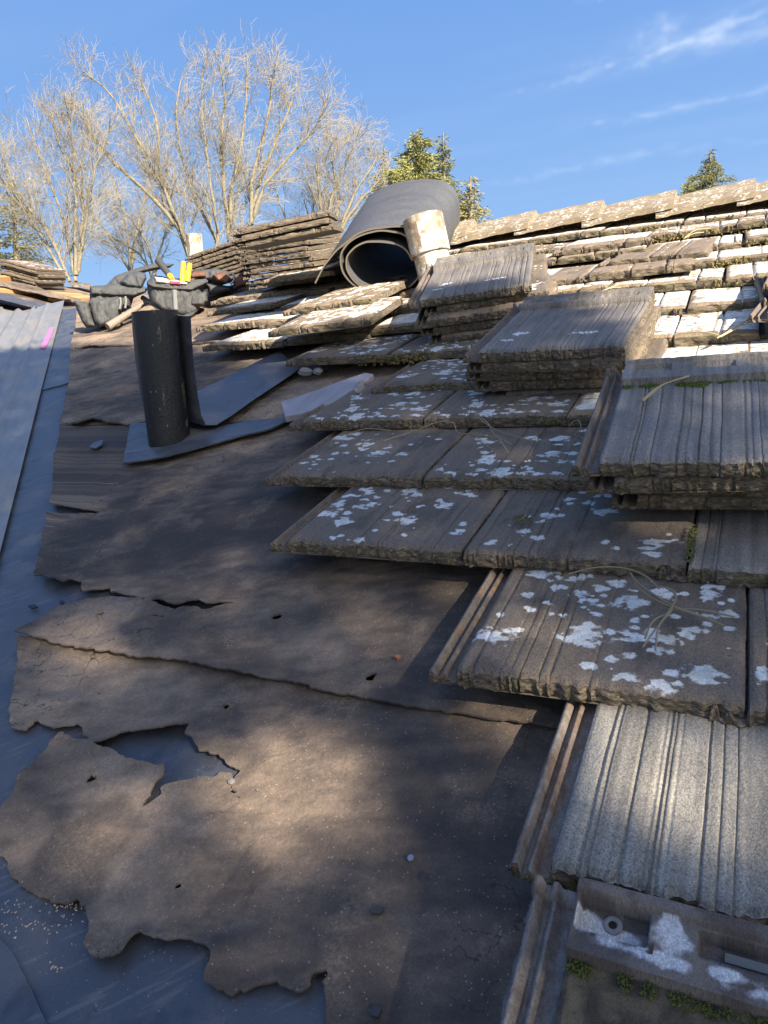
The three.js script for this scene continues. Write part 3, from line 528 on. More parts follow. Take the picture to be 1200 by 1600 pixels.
// the loose tile in the foreground, head end up the slope
{
  const HD = 0.052, geo = tileShape({ grooves: grooveSets[2], s: 840, head: HD, PK: [[0.004, 0.050, 0.0115, 0.034], [0.082, 0.245, 0.013, 0.029]], deep: 0.0125 });
  const map = texture(768, 768, (i, j) => {
    const u = (i + 0.5) / 768, v = (j + 0.5) / 768, x = u * (TW + LOCK) - LOCK, z = v / 0.84 * TL, g = hash(i, j, 3);
    let c = mix3([0.105, 0.088, 0.078], [0.185, 0.158, 0.140], fbm(x * 40, z * 40, 5, 1));
    c = mix3(c, [0.075, 0.058, 0.050], 0.7 * step(0.54, 0.66, fbm(x * 28, z * 45, 5, 4)));
    if (z > HD) c = mix3([0.045, 0.036, 0.024], [0.12, 0.095, 0.058], step(0.2, 0.8, fbm(x * 90, z * 90, 5, 2)));
    // lime bloom in and round the pockets
    const bl = (cx, cz, rx, rz) => step(1.1, 0.6, Math.hypot((x - cx) / rx, (z - cz) / rz) + (fbm(x * 80, z * 80, 5, 7) - 0.5) * 1.7);
    const w = Math.max(bl(0.010, 0.021, 0.011, 0.012), bl(0.03, 0.029, 0.016, 0.006), bl(0.066, 0.022, 0.013, 0.013), bl(0.05, 0.038, 0.03, 0.005), bl(0.15, 0.042, 0.05, 0.005), bl(0.10, 0.037, 0.02, 0.005));
    if (z < HD - 0.003 && z > 0.009 && x > 0.002) c = mix3(c, [0.60, 0.61, 0.63], w * (0.5 + 0.5 * noise(i / 2, j / 2, 8)));
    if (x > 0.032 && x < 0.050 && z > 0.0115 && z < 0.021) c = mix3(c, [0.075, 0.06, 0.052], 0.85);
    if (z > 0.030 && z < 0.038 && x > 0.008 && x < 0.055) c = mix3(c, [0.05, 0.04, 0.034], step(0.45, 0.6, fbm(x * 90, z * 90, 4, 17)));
    if (x < 0) c = mix3([0.11, 0.09, 0.075], [0.26, 0.235, 0.215], fbm(x * 260, z * 140, 4, 9));
    if (v > 0.86) c = mix3([0.06, 0.05, 0.045], [0.22, 0.19, 0.17], fbm(u * 60, v * 120, 4, 19));
    const k = 0.7 + 0.6 * g; return [c[0] * k, c[1] * k, c[2] * k];
  }, { repeat: false });
  const [a, b] = px(833, 1354, 0.135);
  const g = group('concrete_tile'); onRoof(g, a, b, 0.104, -0.02, 0.10);
  const body = mesh('tile_body', geo, tileMat(map), g); body.position.set(LOCK, 0, 0);
  const floor = TT - 0.0013;
  const boss = mesh('nail_boss', new THREE.LatheGeometry([[0.0095, 0], [0.0085, 0.0022], [0.0062, 0.0030], [0.0042, 0.0022], [0.0036, -0.001]].map(q => new THREE.Vector2(...q)), 26), std({ color: lin(0.40, 0.41, 0.43), bumpMap: grainBump, bumpScale: 0.001 }), body); boss.scale.setScalar(0.72); boss.position.set(0.026, floor, 0.0205);
  const hole = mesh('nail_hole', new THREE.CylinderGeometry(0.0040, 0.0034, 0.0008, 16), std({ color: lin(0.008, 0.007, 0.007) }), body); hole.scale.setScalar(0.72); hole.position.set(0.026, floor + 0.0006, 0.0205);
  const bar = mesh('head_lug', new THREE.BoxGeometry(0.14, 0.004, 0.006), std({ color: lin(0.34, 0.36, 0.35), bumpMap: grainBump, bumpScale: 0.001 }), body); bar.position.set(0.168, floor + 0.002, 0.022);
  g.updateMatrixWorld(true); reseed(221);
  const ms = [];
  for (const [x, k, wide] of [[0.008, 1.0, 0.007], [0.014, 0.6, 0.004], [0.040, 0.5, 0.005], [0.055, 0.5, 0.006], [0.075, 1.0, 0.010], [0.095, 0.9, 0.010], [0.12, 1.2, 0.014], [0.15, 1, 0.016], [0.19, 1.2, 0.02], [0.23, 1, 0.02], [0.27, 1, 0.02]]) for (let i = 0; i < 80 * k; i++) {
    const sz = rr(0.0012, 0.0032), c = new THREE.ConeGeometry(sz * 0.4, sz, 4, 1); c.translate(0, sz * 0.3, 0); c.rotateX(rr(-1, 1)); c.rotateZ(rr(-1, 1));
    const q = Math.sqrt(rnd()), w = rr(0, 6.28); c.translate(LOCK + x + Math.cos(w) * q * wide, TT - 0.001 + rnd() * 0.005, HD + 0.004 + Math.sin(w) * q * 0.0055); c.applyMatrix4(g.matrixWorld); ms.push(c.toNonIndexed());
  }
  const moss = mesh('moss', mergeGeometries(ms), std({ color: lin(0.085, 0.105, 0.022), roughness: 1 })); tag(moss, 'green moss along the step of the foreground tile', null, null, 'stuff');
  tag(g, 'loose tile showing its head with nail hole and white lime bloom, moss below', 'roof tile');
}

// ------------------------------------------------------------ black pipe and its strip flashing
const upLocal = V(0, CT, -ST);                                          // the plumb line in slope axes
function pipe(name, a, b, e0, r0, r1, len, mat, label, segs = 40) {
  const pts = [[r1 - 0.005, len * 0.6], [r1 - 0.005, len], [r1, len], [r0, 0], [r0, -0.12]].map(p => new THREE.Vector2(...p));
  const m = mesh(name, new THREE.LatheGeometry(pts, segs), mat); m.position.copy(roofPoint(a, e0, b)); return tag(m, label, 'pipe');
}
{
  const [a, b] = px(269, 692, 0.02);
  const map = texture(512, 512, (i, j) => { const x = i / 512, y = j / 512; let c = [0.009, 0.009, 0.010]; const k = 0.7 + 0.7 * noise(i / 6, j / 6, 2); c = c.map(v => v * k); const st = step(0.60, 0.75, fbm(x * 30, y * 22, 4, 5)) * Math.max(step(0.06, 0.0, Math.abs(x - 0.30)), step(0.05, 0, Math.abs(x - 0.55)), step(0.03, 0, Math.abs(x - 0.12)), 0.25); if (st > 0.3 && hash(i >> 1, j >> 1, 4) > 0.6) c = [0.16, 0.125, 0.08]; if (hash(i >> 1, j >> 1, 9) > 0.9988) c = [0.45, 0.42, 0.38]; return c; });
  const p = pipe('vent_pipe', a, b - 0.012, 0.01, 0.0535, 0.0565, 0.345, std({ map, roughness: 0.38, bumpMap: feltBump, bumpScale: 0.0015 }), 'black painted vent pipe standing in the felt', 48);
  // base sheet
  const z7 = ([x, y]) => px(60 + x / 3, 460 + y / 3, 0.03);
  const base = laid('flashing_strip', sheet({ outline: [[400, 795], [432, 606], [700, 600], [800, 634], [1000, 592], [1150, 586], [1195, 560], [1180, 592], [1080, 637], [900, 683], [700, 737], [560, 771], [470, 786]].map(z7), cell: 0.008, thick: 0.004, rag: 0.0012, ragF: 40, s: 61, height: (x, y, d) => 0.033 + wrinkle(x, y, 63, 0.006), uv: (x, y) => [x / 0.9, y / 0.9] }), membraneMat);
  tag(base, 'flat blue grey membrane strip lying round the black pipe foot', 'flashing');
  // ribbon: lies on the slope, then turns up behind the pipe
  const e1 = [[467, 575], [430, 600], [395, 623], [360, 648], [338, 664]], e2 = [[436, 546], [395, 566], [345, 592], [295, 615], [258, 632]];
  const rowsP = e1.map((p, i) => [px(...p, 0.045), px(...e2[i], 0.045)].map(([x, y]) => V(x, 0.041 + (i < 4 ? 0 : 0.004), -y)));
  const [q1, q2] = [px(318, 671, 0.04), px(226, 644, 0.045)].map(([x, y]) => V(x, 0.05, -y));
  rowsP.push([q1.clone().add(V(0.012, 0.002, 0)), q2.clone().add(V(0.012, 0.002, 0))]);
  for (const [h, back] of [[0.03, 0], [0.08, -0.004], [0.15, -0.006], [0.22, -0.004], [0.275, 0]]) rowsP.push([q1, q2].map(q => q.clone().addScaledVector(upLocal, h).add(V(back, 0, 0))));
  const P = [], UVs = [], I = [];
  rowsP.forEach((r, i) => { for (const dy of [0, 1]) for (const t of [0, 0.33, 0.66, 1]) { const v = r[0].clone().lerp(r[1], t), nx = rowsP[Math.min(i + 1, rowsP.length - 1)][0].clone().sub(rowsP[Math.max(i - 1, 0)][0]).normalize(), sd = r[1].clone().sub(r[0]).normalize(), nn = nx.cross(sd).normalize(); v.addScaledVector(nn, dy * 0.003); P.push(v.x, v.y, v.z); UVs.push(t * 0.2, i * 0.1); } });
  for (let i = 0; i < rowsP.length - 1; i++) for (const o of [0, 4]) for (let t = 0; t < 3; t++) { const k = i * 8 + o + t; I.push(k, k + 1, k + 9, k, k + 9, k + 8); }
  for (let i = 0; i < rowsP.length - 1; i++) for (const t of [0, 3]) { const k = i * 8 + t; I.push(k, k + 4, k + 12, k, k + 12, k + 8); }
  const g = new THREE.BufferGeometry(); g.setAttribute('position', new THREE.Float32BufferAttribute(P, 3)); g.setAttribute('uv', new THREE.Float32BufferAttribute(UVs, 2)); g.setIndex(I); g.computeVertexNormals();
  const m = mesh('flashing_strip', g, membraneMat); onRoof(m, 0, 0); tag(m, 'membrane strip running up the slope, its end bent upright behind the black pipe', 'flashing');
}
// stained plastic vent pipes
{
  const map = texture(512, 512, (i, j) => { const x = i / 512, y = j / 512; let c = mix3([0.40, 0.34, 0.24], [0.50, 0.45, 0.35], fbm(x * 8, y * 8, 3, 2)); c = mix3(c, [0.30, 0.235, 0.15], 0.8 * step(0.46, 0.50, fbm(x * 9, y * 9, 4, 5))); c = mix3(c, [0.60, 0.57, 0.49], 0.85 * step(0.55, 0.58, fbm(x * 11, y * 11, 4, 11))); c = mix3(c, [0.22, 0.15, 0.10], 0.8 * step(0.58, 0.61, fbm(x * 16, y * 12, 4, 8))); const k = 0.92 + 0.16 * hash(i, j, 2); return c.map(v => v * k); });
  const mat = std({ map, roughness: 0.55, bumpMap: grainBump, bumpScale: 0.0008 });
  const make = (foot, len, r, label, lean) => {
    const g = group('vent_pipe'); g.position.copy(foot); g.rotation.set(lean[0], 0, lean[1]);
    mesh('pipe', new THREE.LatheGeometry([[r * 0.93, len * 0.7], [r * 0.93, len - 0.01], [r, len - 0.01], [r, -0.12]].map(p => new THREE.Vector2(...p)), 40), mat, g);
    const c0 = len * 0.42;
    mesh('coupling', new THREE.LatheGeometry([[r * 1.0, c0 + 0.004], [r * 1.10, c0], [r * 1.13, c0 + 0.006], [r * 1.15, len - 0.002], [r * 1.14, len], [r * 1.02, len], [r * 1.0, len - 0.05]].map(p => new THREE.Vector2(...p)), 40), mat, g);
    g.traverse(o => { if (o.isMesh) { const p = o.geometry.attributes.position, u = o.geometry.attributes.uv; for (let k = 0; k < u.count; k++) u.setY(k, p.getY(k) * 2.6); } });
    return tag(g, label, 'pipe');
  };
  const f1 = atDepth(683, 440, 2.62); make(f1, 0.225, 0.062, 'stained cream plastic vent pipe in front of the felt roll', [0, 0.2]);
  const f2 = atDepth(309, 428, 4.15); make(f2, 0.21, 0.038, 'thin stained plastic pipe behind the tool pouches', [0, 0]);
}

// ------------------------------------------------------------ roll of felt
{
  const bF = px(594, 458, EB)[1], bB = bF + 0.95;
  const front = [[493, 443], [500, 430], [511, 411], [533, 387], [563, 366], [600, 356], [632, 356], [655, 369], [668, 395], [667, 425], [650, 449], [618, 461], [585, 460], [556, 447], [538, 428], [533, 406], [541, 385], [560, 370], [590, 362], [622, 365], [645, 380], [656, 403], [654, 428], [637, 448], [608, 456], [578, 453], [555, 440], [543, 420], [543, 403], [556, 387], [580, 379], [608, 380], [632, 390], [644, 408]].map(p => atB(...p, bF));
  const outer = [[561, 333], [566, 325], [578, 309], [602, 294], [640, 284], [675, 282], [700, 289], [713, 304], [716, 330], [712, 358], [700, 385]].map(p => atB(...p, bB));
  const cf = new THREE.CatmullRomCurve3(front.map(([a, e]) => V(a, e, 0))), n = 150;
  const back = front.map((p, k) => k < outer.length ? outer[k] : null);
  for (let k = outer.length; k < front.length; k++) { const t = clamp((k - outer.length + 1) / 6), sh = [outer[outer.length - 1][0] - front[outer.length - 1][0], outer[outer.length - 1][1] - front[outer.length - 1][1]]; back[k] = [front[k][0] - 0.17 * t + sh[0] * (1 - t), front[k][1] + sh[1] * (1 - t)]; }
  const cb = new THREE.CatmullRomCurve3(back.map(([a, e]) => V(a, e, 0)));
  const rowsZ = 14, P = [], UVs = [], I = [], thick = 0.006;
  const norm = (c, t) => { const d = c.getTangent(t); return V(-d.y, d.x, 0); };
  for (const side of [0, 1]) for (let j = 0; j <= rowsZ; j++) for (let i = 0; i <= n; i++) {
    const t = i / n, f = j / rowsZ, p = cf.getPoint(t).lerp(cb.getPoint(t), f), q = norm(cf, t).lerp(norm(cb, t), f).normalize();
    const wob = (noise(t * 60, f * 9, 5) - 0.5) * 0.004; p.addScaledVector(q, side * thick + wob);
    P.push(p.x, Math.max(p.y, EB - 0.05), -(bF + f * (bB - bF))); UVs.push(t * 3, f);
  }
  const M = (rowsZ + 1) * (n + 1), id = (s, j, i) => s * M + j * (n + 1) + i;
  for (let s = 0; s < 2; s++) for (let j = 0; j < rowsZ; j++) for (let i = 0; i < n; i++) { const a = id(s, j, i), b = id(s, j, i + 1), c = id(s, j + 1, i + 1), d = id(s, j + 1, i); I.push(a, b, c, a, c, d); }
  const g = new THREE.BufferGeometry(); g.setAttribute('position', new THREE.Float32BufferAttribute(P, 3)); g.setAttribute('uv', new THREE.Float32BufferAttribute(UVs, 2)); g.setIndex(I); g.computeVertexNormals();
  const roll = group('felt_roll'); onRoof(roll, 0, 0); tag(roll, 'part unrolled roll of black roofing felt with its loose end lifting', 'felt roll');
  const map = texture(512, 512, (i, j) => { const g = hash(i, j, 4), k = 0.7 + 0.6 * g * noise(i / 3, j / 3, 5); let c = mix3([0.080, 0.081, 0.085], [0.125, 0.125, 0.126], fbm(i / 60, j / 20, 4, 6)); if (g > 0.9985) c = [0.25, 0.24, 0.23]; return c.map(v => v * k); });
  mesh('felt_layers', g, std({ map, roughness: 0.7, bumpMap: feltBump, bumpScale: 0.002 }), roll);
  const E = [], EI = [];                                                // the cut edge, browner
  for (const j of [0]) { const b0 = E.length / 3; for (let i = 0; i <= n; i++) for (const s of [0, 1]) { const k = id(s, j, i) * 3; E.push(P[k], P[k + 1], P[k + 2] + (j ? -0.0006 : 0.0006)); } for (let i = 0; i < n; i++) { const a = b0 + 2 * i; EI.push(a, a + 1, a + 3, a, a + 3, a + 2); } }
  const eg = new THREE.BufferGeometry(); eg.setAttribute('position', new THREE.Float32BufferAttribute(E, 3)); eg.setIndex(EI); eg.computeVertexNormals();
  mesh('cut_edge', eg, std({ color: lin(0.26, 0.22, 0.17) }), roll);
}

// ------------------------------------------------------------ tool pouches
const canvasTex = texture(512, 512, (i, j) => { const w = ((i % 4) < 2) === ((j % 4) < 2) ? 1.06 : 0.9, f = fbm(i / 60, j / 60, 4, 9); const c = mix3([0.075, 0.076, 0.075], [0.115, 0.113, 0.108], step(0.3, 0.75, f)); const k = w * (0.85 + 0.3 * hash(i, j, 1)); return c.map(v => v * k); });
const canvas = std({ map: canvasTex, bumpMap: feltBump, bumpScale: 0.002, roughness: 0.95 });
const nylon = std({ color: lin(0.075, 0.078, 0.082), bumpMap: feltBump, bumpScale: 0.001, roughness: 0.75 });
const webbing = std({ color: lin(0.20, 0.20, 0.19), bumpMap: feltBump, bumpScale: 0.001 });
const leather = std({ color: lin(0.17, 0.075, 0.04), roughness: 0.6, bumpMap: feltBump, bumpScale: 0.0015 });
const yellow = std({ color: lin(0.78, 0.50, 0.02), roughness: 0.45 });
const steel = std({ color: lin(0.35, 0.35, 0.36), roughness: 0.35, metalness: 0.9 });
const woodGrey = std({ map: texture(256, 256, (i, j) => { const f = fbm(i / 60, j / 3, 4, 3); return mix3([0.16, 0.13, 0.10], [0.30, 0.25, 0.20], f); }), roughness: 0.8 });
const rod = (p, q, r0, r1, n = 12) => { const L = p.distanceTo(q), g = new THREE.CylinderGeometry(r1, r0, L, n, 3); g.applyQuaternion(new THREE.Quaternion().setFromUnitVectors(V(0, 1, 0), q.clone().sub(p).normalize())); g.translate((p.x + q.x) / 2, (p.y + q.y) / 2, (p.z + q.z) / 2); return g; };
const tubeOf = (pts, r, n = 24, k = 6) => new THREE.TubeGeometry(new THREE.CatmullRomCurve3(pts), n, r, k, false);
{
  const q7 = ([x, y]) => [94 + x / 3.846, 375 + y / 3.846];
  const depthAt = (x, y, e) => { const d = ray(x, y); return (H - e) / d.dot(cN) * FPX; };
  // a stuffed fabric piece: its outline, the distance of its middle, how thick it is and how sharply its rim rounds over
  const stuffed = (name, outline, depth, thick, mat, parent, { rim = 6, s = 1, fold = 0.010 } = {}) => {
    const O = outline.map(q7); let lo = [1e9, 1e9], hi = [-1e9, -1e9]; for (const p of O) for (const k of [0, 1]) { lo[k] = Math.min(lo[k], p[k]); hi[k] = Math.max(hi[k], p[k]); }
    const cell = 1.1, nx = Math.ceil((hi[0] - lo[0]) / cell) + 3, ny = Math.ceil((hi[1] - lo[1]) / cell) + 3, P = [], U = [];
    const sd = (x, y) => { let d = 1e9, ins = false; for (let i = 0, j = O.length - 1; i < O.length; j = i++) { const p = O[j], q = O[i], ux = q[0] - p[0], uy = q[1] - p[1], t = clamp(((x - p[0]) * ux + (y - p[1]) * uy) / (ux * ux + uy * uy)); d = Math.min(d, Math.hypot(x - p[0] - t * ux, y - p[1] - t * uy)); if ((p[1] > y) !== (q[1] > y) && x < (q[0] - p[0]) * (y - p[1]) / (q[1] - p[1]) + p[0]) ins = !ins; } return (ins ? d : -d) + 0.6 * (noise(x * 0.35, y * 0.35, s) - 0.5); };
    const S = []; for (let j = 0; j < ny; j++) for (let i = 0; i < nx; i++) S.push(sd(lo[0] - cell + i * cell, lo[1] - cell + j * cell));
    const pt = (x, y, v, side) => { const t = clamp(v / rim), b = Math.sqrt(1 - (1 - t) * (1 - t)), f = (fbm(x * 0.16, y * 0.07, 3, s) - 0.5) * fold * 2 * t; const w = atDepth(x, y, depth - side * (thick / 2 * b + f)); P.push(w.x - parent.position.x, w.y - parent.position.y, w.z - parent.position.z); U.push((0.94 * w.x + 0.34 * w.z) * 7, (w.y + 0.5 * w.z) * 7); };
    for (let j = 0; j < ny - 1; j++) for (let i = 0; i < nx - 1; i++) {
      const c = [[i, j], [i + 1, j], [i + 1, j + 1], [i, j + 1]].map(([p, q]) => [lo[0] - cell + p * cell, lo[1] - cell + q * cell, S[q * nx + p]]); if (c.every(p => p[2] <= 0)) continue;
      for (const tri of [[c[0], c[1], c[2]], [c[0], c[2], c[3]]]) { const poly = []; for (let k = 0; k < 3; k++) { const p = tri[k], q = tri[(k + 1) % 3]; if (p[2] > 0) poly.push(p); if ((p[2] > 0) !== (q[2] > 0)) { const t = p[2] / (p[2] - q[2]); poly.push([p[0] + (q[0] - p[0]) * t, p[1] + (q[1] - p[1]) * t, 0]); } }
        for (let k = 1; k < poly.length - 1; k++) for (const side of [1, -1]) for (const p of side > 0 ? [poly[0], poly[k + 1], poly[k]] : [poly[0], poly[k], poly[k + 1]]) pt(p[0], p[1], Math.max(0, p[2]), side); }
    }
    let g = new THREE.BufferGeometry(); g.setAttribute('position', new THREE.Float32BufferAttribute(P, 3)); g.setAttribute('uv', new THREE.Float32BufferAttribute(U, 2)); g = mergeVertices(g, 1e-4); g.computeVertexNormals();
    return mesh(name, g, mat, parent);
  };
  const seam = (name, pts, depth, r, mat, parent) => mesh(name, tubeOf(pts.map(p => atDepth(...q7(p), depth).sub(parent.position)), r, 20, 5), mat, parent);
  const put = (name, x, y, d, label, cat) => { const g = group(name); g.position.copy(atDepth(x, y, d)); return tag(g, label, cat); };
  const dA = depthAt(175, 508, 0.04), dB = depthAt(275, 494, 0.04);
  const A = put('tool_pouch', 175, 510, dA, 'grey canvas tool pouch with side pockets beside the hammer handle', 'tool pouch');
  stuffed('back_strap', [[262, 285], [330, 215], [470, 165], [575, 138], [690, 143], [655, 168], [540, 188], [440, 215], [350, 290]], dA + 0.16, 0.10, canvas, A, { s: 41, rim: 8 });
  stuffed('pouch_body', [[178, 275], [260, 272], [330, 262], [430, 268], [524, 285], [505, 320], [440, 350], [425, 405], [370, 435], [345, 495], [240, 528], [200, 500], [178, 400]], dA + 0.06, 0.17, canvas, A, { s: 42, rim: 12 });
  stuffed('phone_pocket', [[358, 252], [405, 205], [470, 190], [515, 200], [520, 232], [490, 292], [400, 286]], dA + 0.03, 0.10, nylon, A, { s: 43, rim: 6 });
  stuffed('rim_band', [[180, 282], [300, 292], [420, 300], [528, 292], [515, 316], [440, 338], [330, 336], [184, 328]], dA - 0.022, 0.05, canvas, A, { s: 44, rim: 4 });
  const fp = stuffed('front_pocket', [[170, 372], [188, 346], [260, 352], [345, 338], [372, 350], [368, 425], [345, 488], [240, 526], [206, 494]], dA - 0.02, 0.10, canvas, A, { s: 45, rim: 9 });
  seam('pocket_binding', [[172, 374], [230, 378], [300, 364], [348, 340]], dA - 0.068, 0.004, webbing, fp);
  stuffed('side_pocket', [[78, 362], [120, 368], [170, 374], [196, 470], [216, 522], [160, 530], [130, 490], [100, 420]], dA + 0.0, 0.10, canvas, A, { s: 46, rim: 8 });
  for (const [x, y] of [[360, 345], [392, 340]]) seam('webbing_loop', [[x, y], [x + 4, y + 30], [x - 2, y + 70]], dA - 0.075, 0.006, webbing, A);
  const B = put('tool_pouch', 275, 496, dB, 'grey canvas tool pouch holding yellow handled tools, webbing strap down its front', 'tool pouch');
  stuffed('pouch_body', [[520, 248], [560, 212], [650, 222], [780, 240], [880, 232], [886, 262], [862, 300], [835, 428], [795, 466], [730, 472], [600, 434], [545, 388], [524, 310]], dB + 0.05, 0.20, canvas, B, { s: 51, rim: 13 });
  stuffed('paper_packet', [[566, 222], [640, 228], [770, 256], [760, 272], [640, 268], [570, 258]], dB - 0.02, 0.08, std({ color: lin(0.50, 0.46, 0.46) }), B, { s: 52, rim: 4, fold: 0.003 });
  stuffed('label_patch', [[658, 246], [722, 250], [722, 268], [660, 266]], dB - 0.058, 0.012, std({ color: lin(0.58, 0.06, 0.10) }), B, { s: 53, rim: 2, fold: 0 });
  stuffed('rim_band', [[522, 248], [562, 268], [660, 280], [790, 284], [886, 238], [888, 256], [795, 304], [650, 298], [556, 286], [524, 268]], dB - 0.04, 0.06, canvas, B, { s: 54, rim: 4 });
  const st = stuffed('webbing_strap', [[672, 292], [703, 293], [709, 424], [678, 421]], dB - 0.045, 0.03, webbing, B, { s: 55, rim: 2, fold: 0 });
  seam('strap_buckle', [[672, 345], [690, 349], [708, 347]], dB - 0.064, 0.006, steel, st);
  stuffed('side_pocket', [[778, 322], [880, 308], [888, 368], [862, 402], [774, 398]], dB - 0.0, 0.12, canvas, B, { s: 56, rim: 6 });
  stuffed('bottom_panel', [[545, 390], [600, 420], [735, 452], [830, 418], [795, 466], [730, 474], [600, 436]], dB - 0.02, 0.09, canvas, B, { s: 57, rim: 5 });
  const C = put('tool_belt', 360, 452, dB + 0.02, 'leather tool belt with metal buckle lying beside the right pouch', 'tool belt');
  stuffed('belt_band', [[790, 190], [870, 178], [935, 170], [1012, 190], [1024, 232], [960, 252], [880, 240], [800, 232]], dB + 0.10, 0.09, nylon, C, { s: 61, rim: 6 });
  stuffed('leather_loop', [[780, 198], [870, 186], [876, 220], [785, 228]], dB + 0.05, 0.03, leather, C, { s: 62, rim: 3, fold: 0.002 });
  stuffed('leather_sheath', [[915, 208], [985, 190], [1026, 230], [1010, 264], [940, 248]], dB + 0.05, 0.07, leather, C, { s: 63, rim: 5 });
  stuffed('leather_flap', [[1040, 240], [1080, 214], [1142, 232], [1110, 270], [1042, 296]], dB + 0.08, 0.04, leather, C, { s: 64, rim: 4 });
  stuffed('dark_underside', [[878, 262], [1000, 274], [1028, 305], [895, 335]], dB + 0.09, 0.10, nylon, C, { s: 65, rim: 6 });  // dark stuffed piece forming the underside of the belt
  seam('buckle', [[1022, 265], [1042, 245], [1046, 215], [1030, 200]], dB + 0.02, 0.006, steel, C);
  // hammers and pliers
  const tool = (name, label, cat) => tag(group(name), label, cat);
  const along = (g, p, dp, q, dq) => { const w = atDepth(...q7(p), dp); g.position.copy(w); return atDepth(...q7(q), dq).sub(w); };
  const h1 = tool('hammer', 'hammer with worn grey handle sticking out between the pouches', 'hammer'); { const q = along(h1, [285, 522], dA - 0.10, [525, 368], dA + 0.02); mesh('handle', rod(V(0, 0, 0), q, 0.019, 0.011, 14), woodGrey, h1); mesh('hammer_head', rod(q.clone().add(V(-0.03, 0.02, 0)), q.clone().add(V(0.04, -0.02, 0)), 0.012, 0.012), steel, h1); }
  const h2 = tool('hammer', 'hammer with dark rubber grip and yellow neck lying on the right pouch', 'hammer'); { const q = along(h2, [588, 122], dB - 0.02, [655, 210], dB - 0.05); mesh('rubber_grip', rod(V(0, 0, 0), q, 0.017, 0.014, 14), std({ color: lin(0.05, 0.05, 0.05), roughness: 0.7 }), h2); mesh('handle', rod(q, q.clone().multiplyScalar(1.28), 0.012, 0.012), yellow, h2); }
  const k1 = tool('pliers', 'yellow handled pliers standing in the right pouch', 'pliers'); { const q = along(k1, [734, 250], dB - 0.03, [740, 132], dB - 0.03); mesh('handle', rod(V(0, 0, 0), q, 0.012, 0.0115, 10), yellow, k1); const o = atDepth(...q7([765, 250]), dB - 0.03).sub(k1.position); mesh('handle', rod(o, atDepth(...q7([779, 142]), dB - 0.03).sub(k1.position), 0.012, 0.0115, 10), yellow, k1); mesh('jaw', rod(V(0.01, 0, 0), V(0.01, -0.08, 0), 0.01, 0.005), steel, k1); }
  const k2 = tool('utility_knife', 'small yellow knife tucked at the leather belt', 'knife'); { const p = atDepth(306, 432, 3.5); k2.position.copy(p); mesh('knife_body', new THREE.CapsuleGeometry(0.010, 0.02, 4, 10), yellow, k2); mesh('blade', new THREE.BoxGeometry(0.012, 0.03, 0.002), steel, k2).position.set(0, -0.03, 0); }
}

// ------------------------------------------------------------ far corner: boards, small stack, felt scraps
{
  const wingHit = (x, y, up = 0.02) => { const d = toWorld(ray(x, y)).normalize(); // meets the wing slope y = Y_RIDGE - TAN (x - X_WING) + up
    const t = (Y_RIDGE + up - TAN * (eye.x - X_WING) - eye.y) / (d.y + TAN * d.x); return eye.clone().addScaledVector(d, t); };
  const boardMat = std({ map: texture(256, 256, (i, j) => { const f = fbm(i / 50, j / 4, 4, 3); return mix3([0.42, 0.22, 0.08], [0.58, 0.34, 0.15], f); }), roughness: 0.8 });
  const wingTurn = (o, t, tip = 0) => { o.rotation.order = 'ZYX'; o.rotation.set(tip, t, -TH); return o; };
  const board = (p, q, w, h, label) => { const L = p.distanceTo(q), m = mesh('board', new THREE.BoxGeometry(L, h, w), boardMat), x = q.clone().sub(p).normalize(), up = V(ST, CT, 0), z = x.clone().cross(up).normalize(); m.position.copy(p).lerp(q, 0.5).addScaledVector(up, h / 2); m.quaternion.setFromRotationMatrix(new THREE.Matrix4().makeBasis(x, z.clone().cross(x), z)); return tag(m, label, 'board'); };
  board(wingHit(-60, 452), wingHit(128, 464), 0.06, 0.022, 'long orange batten lying across the felt at the valley top');
  board(wingHit(82, 471), wingHit(142, 467), 0.07, 0.022, 'short orange batten end beside the tool pouch');
  board(wingHit(-40, 443, 0.03), wingHit(20, 440, 0.03), 0.05, 0.045, 'orange timber offcut below the small tile stack');
  reseed(123);
  const base = wingHit(58, 447, 0.03);
  for (let i = 0; i < 7; i++) { const m = mesh('concrete_tile', pick(thinGeo), pick(redMats)); wingTurn(m, 0.25 + rr(-0.06, 0.06)); m.position.copy(base).add(V(-0.17 + rr(-0.015, 0.015), 0.012 + i * 0.0215, -0.18 + rr(-0.015, 0.015)).applyQuaternion(m.quaternion)); tag(m, `${i === 6 ? 'topmost' : NTH[i]} tile in the small stack beyond the orange battens`, 'roof tile', 'tiles in the small far stack'); }
  const scrap = (x, y, w, d, turn, mat, label) => { const g = new THREE.PlaneGeometry(w, d, 14, 8).rotateX(-Math.PI / 2), p = g.attributes.position; for (let k = 0; k < p.count; k++) p.setY(k, 0.012 + fbm(p.getX(k) * 7, p.getZ(k) * 7, 3, x) * 0.05); g.computeVertexNormals(); const m = mesh('felt_scrap', g, mat); m.position.copy(wingHit(x, y, 0.03)); wingTurn(m, turn); return tag(m, label, 'felt scrap'); };
  scrap(25, 478, 0.5, 0.25, 0.5, membraneMat, 'crumpled pale felt scrap at the head of the valley');
  scrap(60, 462, 0.6, 0.3, 0.3, feltFarMat, 'brown felt scrap lying under the orange battens');
  scrap(110, 490, 0.28, 0.12, 0.6, membraneMat, 'grey membrane scrap lying beside the left pouch');
  scrap(128, 452, 0.25, 0.18, 0.5, feltFarMat, 'bent brown felt corner behind the left pouch');
}

